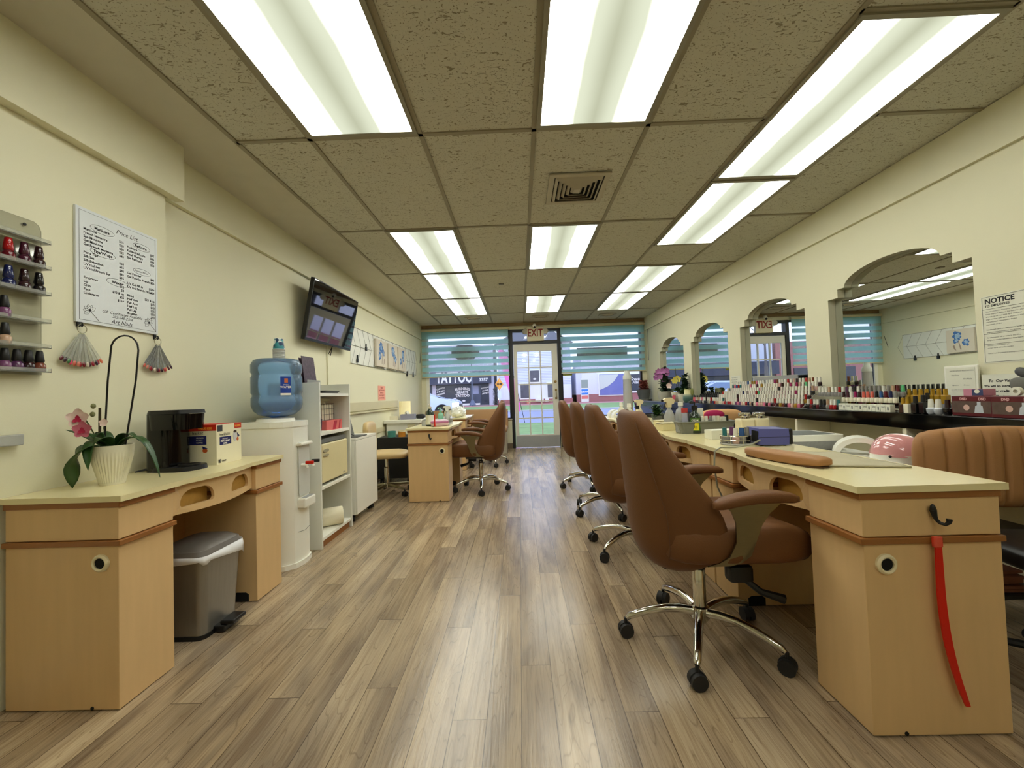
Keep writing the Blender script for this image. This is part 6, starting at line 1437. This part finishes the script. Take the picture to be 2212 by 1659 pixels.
blind(-1.915, -.168, 0, 'teal striped blind over the left shop window')
blind(.812, 2.478, 0, 'teal striped blind over the right shop window')
tag(MB().tube([(-1.905, 7.90, 1.95), (-1.912, 7.86, 1.80), (-1.915, 7.84, 1.72)], .004, 6).build('hanging_tassel', M_black), 'dark cord tassel hanging at the left corner post', 'cord')
tag(MB().tube([(2.475, 7.86, 2.27), (2.485, 7.80, 2.27), (2.485, 7.80, 1.62)], .004, 6).build('blind_wand', M_txtg), 'thin grey blind wand at the right corner of the window wall', 'cord')
r = thing('window_decal', 'dark oval salon sign fixed outside the left shop window', 'sign', (-1.06, YB + .105, 1.935)); 
MB().prism([(-.28, -.03), (-.28, .04), (-.15, .145), (.12, .145), (.28, .04), (.28, -.03), (.16, -.15), (-.16, -.15)], .008, 'xz', 0).build('panel', mat('grey_decal', C(84, 96, 100), .6), r)
r = thing('window_decal', 'long dark rectangular salon sign fixed outside the right shop window', 'sign', (1.665, YB + .105, 1.86)); MB().box(-.50, .50, 0, .008, -.08, .08).build('panel', MATS['grey_decal'], r)
tag(MB().box(.85, 1.05, YB + .050, YB + .053, 1.395, 1.43).build('yellow_sticker', mat('yellow_sticker', C(196, 190, 60), .6)), 'small yellow sticker on the right window below the blind', 'sticker')

# ================================================================== STREET OUTSIDE
M_grass = mat('lawn_grass', C(122, 148, 84), .9, var=.45, scale=1.6, bump=.4, bscale=30)
M_road = mat('asphalt', C(140, 142, 160), .8, var=.08); M_conc = mat('pale_concrete', C(186, 184, 184), .8, var=.06)
M_brickw = bpy.data.materials.new('red_brick'); M_brickw.use_nodes = True; _n = M_brickw.node_tree.nodes; _l = M_brickw.node_tree.links
_b = _n.new('ShaderNodeTexBrick'); _b.inputs['Color1'].default_value = C(168, 92, 88); _b.inputs['Color2'].default_value = C(150, 82, 80); _b.inputs['Mortar'].default_value = C(180, 150, 145); _b.inputs['Scale'].default_value = 4
_t = _n.new('ShaderNodeTexCoord'); _mp = _n.new('ShaderNodeMapping'); _mp.inputs['Rotation'].default_value = (PI / 2, 0, 0); _l.new(_t.outputs['Object'], _mp.inputs[0]); _l.new(_mp.outputs[0], _b.inputs[0]); _l.new(_b.outputs[0], _n['Principled BSDF'].inputs[0])
GZ = -.16
struct('ground', MB().box(-80, 60, YB + .14, 90, GZ - .3, GZ - .06), M_conc, 'concrete ground outside', 'ground')
tag(MB().box(-60, 50, 9.6, 17.0, GZ - .06, GZ + .02).build('near_lawn', M_grass), 'strip of green lawn just outside the shop door', 'grass', None, 'stuff')
tag(MB().box(-60, 50, 29.6, 43.5, GZ - .06, GZ + .05).build('far_lawn', M_grass), 'strip of green lawn across the street', 'grass', None, 'stuff')
struct('road', MB().box(-80, 60, 17.2, 29.2, GZ - .06, GZ - .02), M_road, 'grey street beyond the near lawn', 'road')
struct('curb', MB().box(-80, 60, 29.2, 29.55, GZ - .06, GZ + .08), M_conc, 'pale kerb on the far side of the street', 'kerb')
struct('brick_sidewalk', MB().box(-80, 60, 43.6, 50, GZ - .06, GZ + .04), mat('red_brick_paving', C(186, 124, 120), .8, var=.1), 'red brick pavement in front of the tattoo shop', 'pavement')
FY = 50.0
# tattoo shop
r = thing('tattoo_shop', 'dark tattoo shop front with white lettering across the street', 'building', (-12, FY, GZ))
M_char = mat('charcoal_awning', C(66, 70, 86), .7); M_dkgl = mat('dark_shop_glass', C(50, 56, 70), .25, var=.3, scale=.8); M_lav = mat('pale_render', C(206, 204, 216), .8)
MB().box(-26, -3.15, FY + .3, FY + 9, GZ, 7.4).build('wall', M_lav, r, world_=True)
MB().box(-26, -3.45, FY - .9, FY + .3, 2.55, 4.1).build('awning', M_char, r, world_=True)
MB().box(-26, -3.8, FY + .1, FY + .28, .0, 2.55).build('shop_window', M_dkgl, r, world_=True)
for x0, x1 in ((-10.75, -10.3), (-3.75, -3.2), (-17, -16.6)): MB().box(x0, x1, FY - .05, FY + .3, GZ, 2.55).build('pillar', M_lav, r, world_=True)
MB().box(-26, -4.9, FY + .0, FY + .12, GZ + .1, GZ + .32).build('white_base', M_whitep, r, world_=True)
d_ = MB().box(-6.05, -4.75, FY + .02, FY + .10, .05, 2.4).build('door', mat('shop_door_glass', C(66, 74, 92), .2, var=.5, scale=1.2), r, world_=True)
MB().box(-5.75, -5.05, FY - .01, FY + .02, 1.3, 2.3).build('painted_door_reflection', mat('pale_reflection_paint', C(150, 156, 180), .6), d_, world_=True)  # light on the door glass, put in as a pale coloured panel
b = MB(); add_text(b, 'TATTOO', 1.75, (-10.1, FY - .92, 2.76), FR_BACK, bold=.06, sx=.62)
b.build('awning_lettering', M_wtxt, r, world_=True)
b = MB(); add_text(b, '3357', .52, (-4.85, FY - .92, 2.82), FR_BACK, bold=.02); b.build('house_number', M_wtxt, r, world_=True)
def warp_text(s, size, x, z, arc=0.0, sh=0.0):
    me = text_mesh(s, size, align='CENTER', bold=size * .05, sx=.98)
    for v in me.vertices: v.co.y += -arc * v.co.x ** 2 + sh * v.co.x
    me.transform(Matrix.Translation((x, FY + .05, z)) @ FR_BACK); m_ = MB(); m_.bm.from_mesh(me); return m_
b = warp_text('BURNING', .44, -7.05, 1.86, .14); b.add(warp_text('HEARTS', .40, -7.05, 1.42, .03)); b.add(warp_text('TATTOO', .42, -7.05, 1.0)); b.build('window_lettering', M_wtxt, r, world_=True)
b = warp_text('CUSTOM', .26, -9.75, 2.0, 0, .2); b.add(warp_text('& FLASH', .26, -9.75, 1.66, 0, .2)); b.add(warp_text('DESIGNS', .26, -9.75, 1.32, 0, .2)); b.add(warp_text('EVERY DAY', .20, -9.75, .76, 0, .2)); b.build('left_window_lettering', M_wtxt, r, world_=True)
b = warp_text('TATTOOS', .24, -4.2, 1.95, 0, .2); b.add(warp_text('BY OUR', .22, -4.2, 1.62, 0, .2)); b.add(warp_text('ARTISTS', .24, -4.2, 1.28, 0, .2)); b.build('right_window_lettering', M_wtxt, r, world_=True)
for x, z in ((-8.0, .80), (-6.9, .50)): MB().prism(oval(x, z, .38, .24), .02, 'xz', FY + .04).build('oval_sticker', M_wtxt, r, world_=True)
# white house behind the door
r = thing('white_house', 'white clapboard house seen through the glazed door', 'house', (2.5, FY, GZ))
M_sid = bpy.data.materials.new('white_clapboard'); M_sid.use_nodes = True; _n = M_sid.node_tree.nodes; _l = M_sid.node_tree.links
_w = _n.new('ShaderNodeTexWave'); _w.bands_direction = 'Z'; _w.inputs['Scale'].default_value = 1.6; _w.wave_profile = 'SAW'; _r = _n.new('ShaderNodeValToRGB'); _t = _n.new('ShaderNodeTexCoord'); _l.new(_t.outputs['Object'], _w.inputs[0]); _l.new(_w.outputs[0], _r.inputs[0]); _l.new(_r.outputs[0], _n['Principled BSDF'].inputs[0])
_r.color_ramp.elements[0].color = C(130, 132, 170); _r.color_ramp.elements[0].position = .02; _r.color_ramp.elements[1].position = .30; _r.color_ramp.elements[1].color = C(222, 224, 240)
MB().box(-2.6, 6.4, FY + .2, FY + 8, 2.05, 7.3).build('clapboard_wall', M_sid, r, world_=True)
MB().box(-2.6, 6.4, FY + .15, FY + 8, .45, 2.05).build('lower_wall', mat('white_vertical_boards', C(232, 232, 240), .7, var=.1, scale=1.0, stretch=(14, 1, .1)), r, world_=True)
MB().box(-2.7, 6.5, FY + .05, FY + 8, GZ, .45).build('brick_base', M_brickw, r, world_=True)
MB().prism([(-3.0, 7.3), (6.8, 7.3), (1.9, 10.2)], 8.2, 'xz', FY + .1).build('gable_roof', mat('grey_shingle', C(120, 122, 130), .9, var=.2), r, world_=True)
for x0, x1, z0, z1 in ((.12, 1.15, .60, 2.35), (3.45, 4.5, .60, 2.35), (1.35, 2.45, 2.55, 3.95)):
    w_ = MB().box(x0 - .12, x1 + .12, FY + .02, FY + .16, z0 - .15, z1 + .12).build('window', M_whitep, r, world_=True)
    MB().box(x0, x1, FY - .01, FY + .03, z0, z1).build('pane', mat('dark_house_glass', C(84, 84, 92), .2, var=.5, scale=2), w_, world_=True)
MB().prism(oval(1.9, 2.9, .40, .22), .02, 'xz', FY - .03).build('oval_sticker', M_wtxt, r, world_=True)
for x0, x1 in ((1.9, 2.9), (3.1, 3.5)): MB().box(x0, x1, FY - .3, FY + .05, GZ + .25, GZ + .62).build('flower_trough', M_whitep, r, world_=True)
MB().lathe([(0, 0), (.22, 0), (.30, .5), (0, .5)], (1.05, FY - .5, GZ + .04), 16).build('terracotta_pot', mat('terracotta', C(210, 140, 116), .8), r, True, world_=True)
# white building at the right with the hair salon window
r = thing('hair_salon_building', 'white and brick building with a dark salon window at the right across the street', 'building', (12, FY, GZ))
MB().box(7.7, 30, FY + .3, FY + 8, .8, 5.6).build('wall', mat('white_render', C(226, 226, 236), .8), r, world_=True)
MB().box(7.0, 30, FY + .2, FY + 8, GZ, .8).build('brick_base', M_brickw, r, world_=True)
w_ = MB().box(13.2, 15.6, FY + .08, FY + .31, .85, 3.5).build('window', M_whitep, r, world_=True)
MB().box(13.4, 15.4, FY + .02, FY + .10, 1.05, 3.1).build('pane', M_dkgl, w_, world_=True)
b = MB(); add_text(b, 'Creative', .50, (13.45, FY, 2.35), FR_BACK, shear=.4, bold=.01); add_text(b, 'Hair', .50, (13.8, FY, 1.95), FR_BACK, shear=.4, bold=.01); b.build('window_lettering', M_wtxt, w_, world_=True)
w_ = MB().box(9.7, 12.9, FY + .08, FY + .31, .55, 3.3).build('window', M_whitep, r, world_=True)
MB().box(9.85, 12.8, FY + .02, FY + .10, .65, 3.2).build('pane', mat('violet_window_print', C(112, 118, 176), .5, var=.15, scale=1), w_, world_=True)
P = [(9.86, 1.3), (10.8, 1.7), (11.6, 2.3), (12.2, 3.15), (9.86, 3.15)]; MB().prism(P, .02, 'xz', FY - .005).build('cream_swoosh', mat('cream_window_print', C(206, 210, 200), .6), w_, world_=True)
MB().box(7.0, 7.7, FY + .35, FY + 6, GZ, 4.2).build('annex_wall', mat('pale_annex', C(212, 214, 226), .8), r, world_=True)
r = thing('street_poster_board', 'poster board with blue and red bands across the street', 'sign', (7.75, FY - 1.5, GZ))
MB().box(-.45, .45, 0, .08, .1, 2.9).build('board', M_paper, r); MB().box(-.40, .40, -.01, 0, 1.75, 2.7).build('green_panel', mat('sage_print', C(150, 160, 150), .7), r)
MB().box(-.40, .40, -.01, 0, .95, 1.6).build('blue_panel', mat('bright_blue_print', C(60, 130, 220), .6), r); MB().box(-.40, .40, -.01, 0, .45, .85).build('red_panel', mat('salmon_print', C(220, 120, 110), .6), r)
b = MB(); add_text(b, 'CRAW', .30, (0, -.015, 1.17), FR_BACK, align='CENTER', bold=.012); b.build('lettering', M_wtxt, r)
# buildings farther left and right, trees
r = thing('brick_building', 'reddish brick building far to the left across the street', 'building', (-40, FY, GZ)); MB().box(-60, -26.5, FY + .5, FY + 9, GZ, 6.5).build('wall', M_brickw, r, world_=True)
for k in range(6): MB().box(-56 + 5 * k, -53.6 + 5 * k, FY + .4, FY + .5, 1.2, 3.2).build('window', M_dkgl, r, world_=True)
def bare_tree(label, x, y, h, seed):
    r = thing('bare_tree', label, 'tree', (x, y, GZ + .07)); rn_ = random.Random(seed); b = MB()
    b.tube([(0, 0, 0), (.05, 0, h * .35)], [.22, .16], 8)
    def br(p, d, L_, rad, n):
        q = (p[0] + d[0] * L_, p[1] + d[1] * L_, p[2] + d[2] * L_); b.tube([p, q], [rad, rad * .65], 5)
        if n: 
            for _ in range(3):
                v = Vector(d) + Vector((rn_.uniform(-.7, .7), rn_.uniform(-.5, .5), rn_.uniform(-.2, .5))); v.normalize(); br(q, tuple(v), L_ * .72, rad * .6, n - 1)
    br((.05, 0, h * .35), (0, 0, 1), h * .22, .13, 4); b.build('branches', mat('grey_bark', C(110, 100, 100), .9), r)
bare_tree('bare tree standing on the far lawn left of the tattoo shop', -19, 40, 9, 1); bare_tree('bare tree on the far lawn at the right of the street', 22, 41, 9, 2)
# passing car
r = thing('parked_car', 'silver car front passing in the street outside the left window', 'car', (-5.9, 24, GZ - .02))
prof = [(-2.4, .35), (-2.42, .9), (-2.2, 1.05), (-1.7, 1.62), (.0, 1.66), (.95, 1.18), (2.05, 1.08), (2.35, .92), (2.42, .55), (2.35, .32)]
m_ = MB().prism(prof, 1.75, 'xz', -.875); bmesh.ops.bevel(m_.bm, geom=[e for e in m_.bm.edges if abs(e.verts[0].co.y) > .87 and abs(e.verts[1].co.y) > .87 and abs(e.verts[0].co.y - e.verts[1].co.y) < .01], offset=.09, segments=3, affect='EDGES')
m_.build('body', mat('silver_paint', C(196, 204, 224), .25, metal=.4, coat=.6), r, 40)
MB().prism([(-1.5, 1.12), (-1.2, 1.52), (-.1, 1.56), (.72, 1.18)], 1.78, 'xz', -.89).build('side_window', mat('car_glass', C(120, 140, 170), .1), r)
MB().prism([(.18, 1.62), (1.0, 1.18), (.90, 1.17), (.05, 1.62)], 1.5, 'xz', -.75).build('windscreen', mat('pale_car_glass', C(170, 190, 215), .08), r)
for x in (-1.45, 1.45):
    m_ = MB().lathe([(0, -.93), (.42, -.93), (.42, -.70), (0, -.70)], (x, 0, .40), 24, 'y'); m_.build('wheel_arch', M_dark, r, True)
    for yy in (-.95, .80): w_ = MB().lathe([(0, yy), (.34, yy), (.34, yy + .18), (0, yy + .18)], (x, 0, .34), 24, 'y').build('wheel', M_rubber, r, True); MB().lathe([(0, yy - .01), (.20, yy - .01), (.20, yy), (0, yy)], (x, 0, .34), 20, 'y').build('rim', M_alu, w_, True)
MB().box(2.02, 2.40, -.885, -.60, .62, .90, .03).build('headlight', mat('headlight_glass', C(240, 244, 250), .1, emit=.6), r); MB().box(2.36, 2.44, -.5, .5, .45, .80, .01).build('grille', M_black, r)
# road sign, lamp post, flag
r = thing('road_warning_sign', 'orange diamond HUMP road sign on a white post across the street', 'sign', (-1.38, 28, GZ)); 
s_ = .42; m_ = MB().prism([(-s_, 0), (0, -s_), (s_, 0), (0, s_)], .03, 'xz', -.015); m_.xf(Matrix.Translation((0, 0, 1.97)) @ Matrix.Rotation(d2(52), 4, 'Z')); m_.build('sign_plate', mat('orange_sign', C(246, 160, 40), .5), r)
b = MB(); add_text(b, 'HUMP', .20, (0, -.02, -.06), FR_BACK, align='CENTER', bold=.012); b.xf(Matrix.Translation((0, 0, 1.97)) @ Matrix.Rotation(d2(52), 4, 'Z')); b.build('lettering', M_txt, r)
MB().box(-.12, .12, -.01, .01, 1.0, 1.5).build('lower_plate', M_paper, r); MB().tube([(0, .03, 0), (0, .03, 2.3)], .04, 8).build('post', M_whitep, r)
r = thing('lamp_post', 'thin grey lamp post standing before the tattoo shop', 'street light', (-5.25, 45, GZ)); MB().tube([(0, 0, .1), (0, 0, 5.0)], .07, 8).build('pole', mat('blue_grey_metal', C(96, 104, 124), .5), r); MB().lathe([(0, .2), (.38, .2), (.16, .75), (0, .75)], (0, 0, 0), 6).build('base', MATS['blue_grey_metal'], r)
r = thing('feather_flag', 'pink feather flag on a black pole on the near lawn', 'flag', (.135, 16.3, GZ + .02)); r.scale = (1.124, 1.124, 1.124)
MB().tube([(.03, 0, .05), (-.10, 0, .7), (-.28, 0, 1.6), (-.48, 0, 2.4), (-.72, 0, 2.75)], .012, 6).build('pole', M_black, r)
MB().prism([(-.11, .45), (-.12, .75), (-.295, 1.6), (-.50, 2.4), (-.72, 2.74), (-.86, 2.62), (-.62, 1.6), (-.42, .9), (-.34, .5)], .006, 'xz', .004).build('fabric', mat('bright_pink_fabric', C(240, 110, 190), .6), r)
r = thing('ivy_bush', 'dark shrub at the corner between the tattoo shop and the house', 'shrub', (-2.9, 49.0, GZ + .02)); rn_ = random.Random(6); b = MB()
for k in range(260): leaf(b, *( (lambda p: (p, (p[0], p[1], p[2] + .12), (p[0] + rn_.uniform(-.2, .2), p[1], p[2] + rn_.uniform(-.05, .15))))((rn_.uniform(-.28, .28), rn_.uniform(-.5, .3), rn_.uniform(0, 2.1)))), .08, n=3)
b.build('foliage', mat('street_foliage', C(90, 96, 74), .8, var=.4), r)
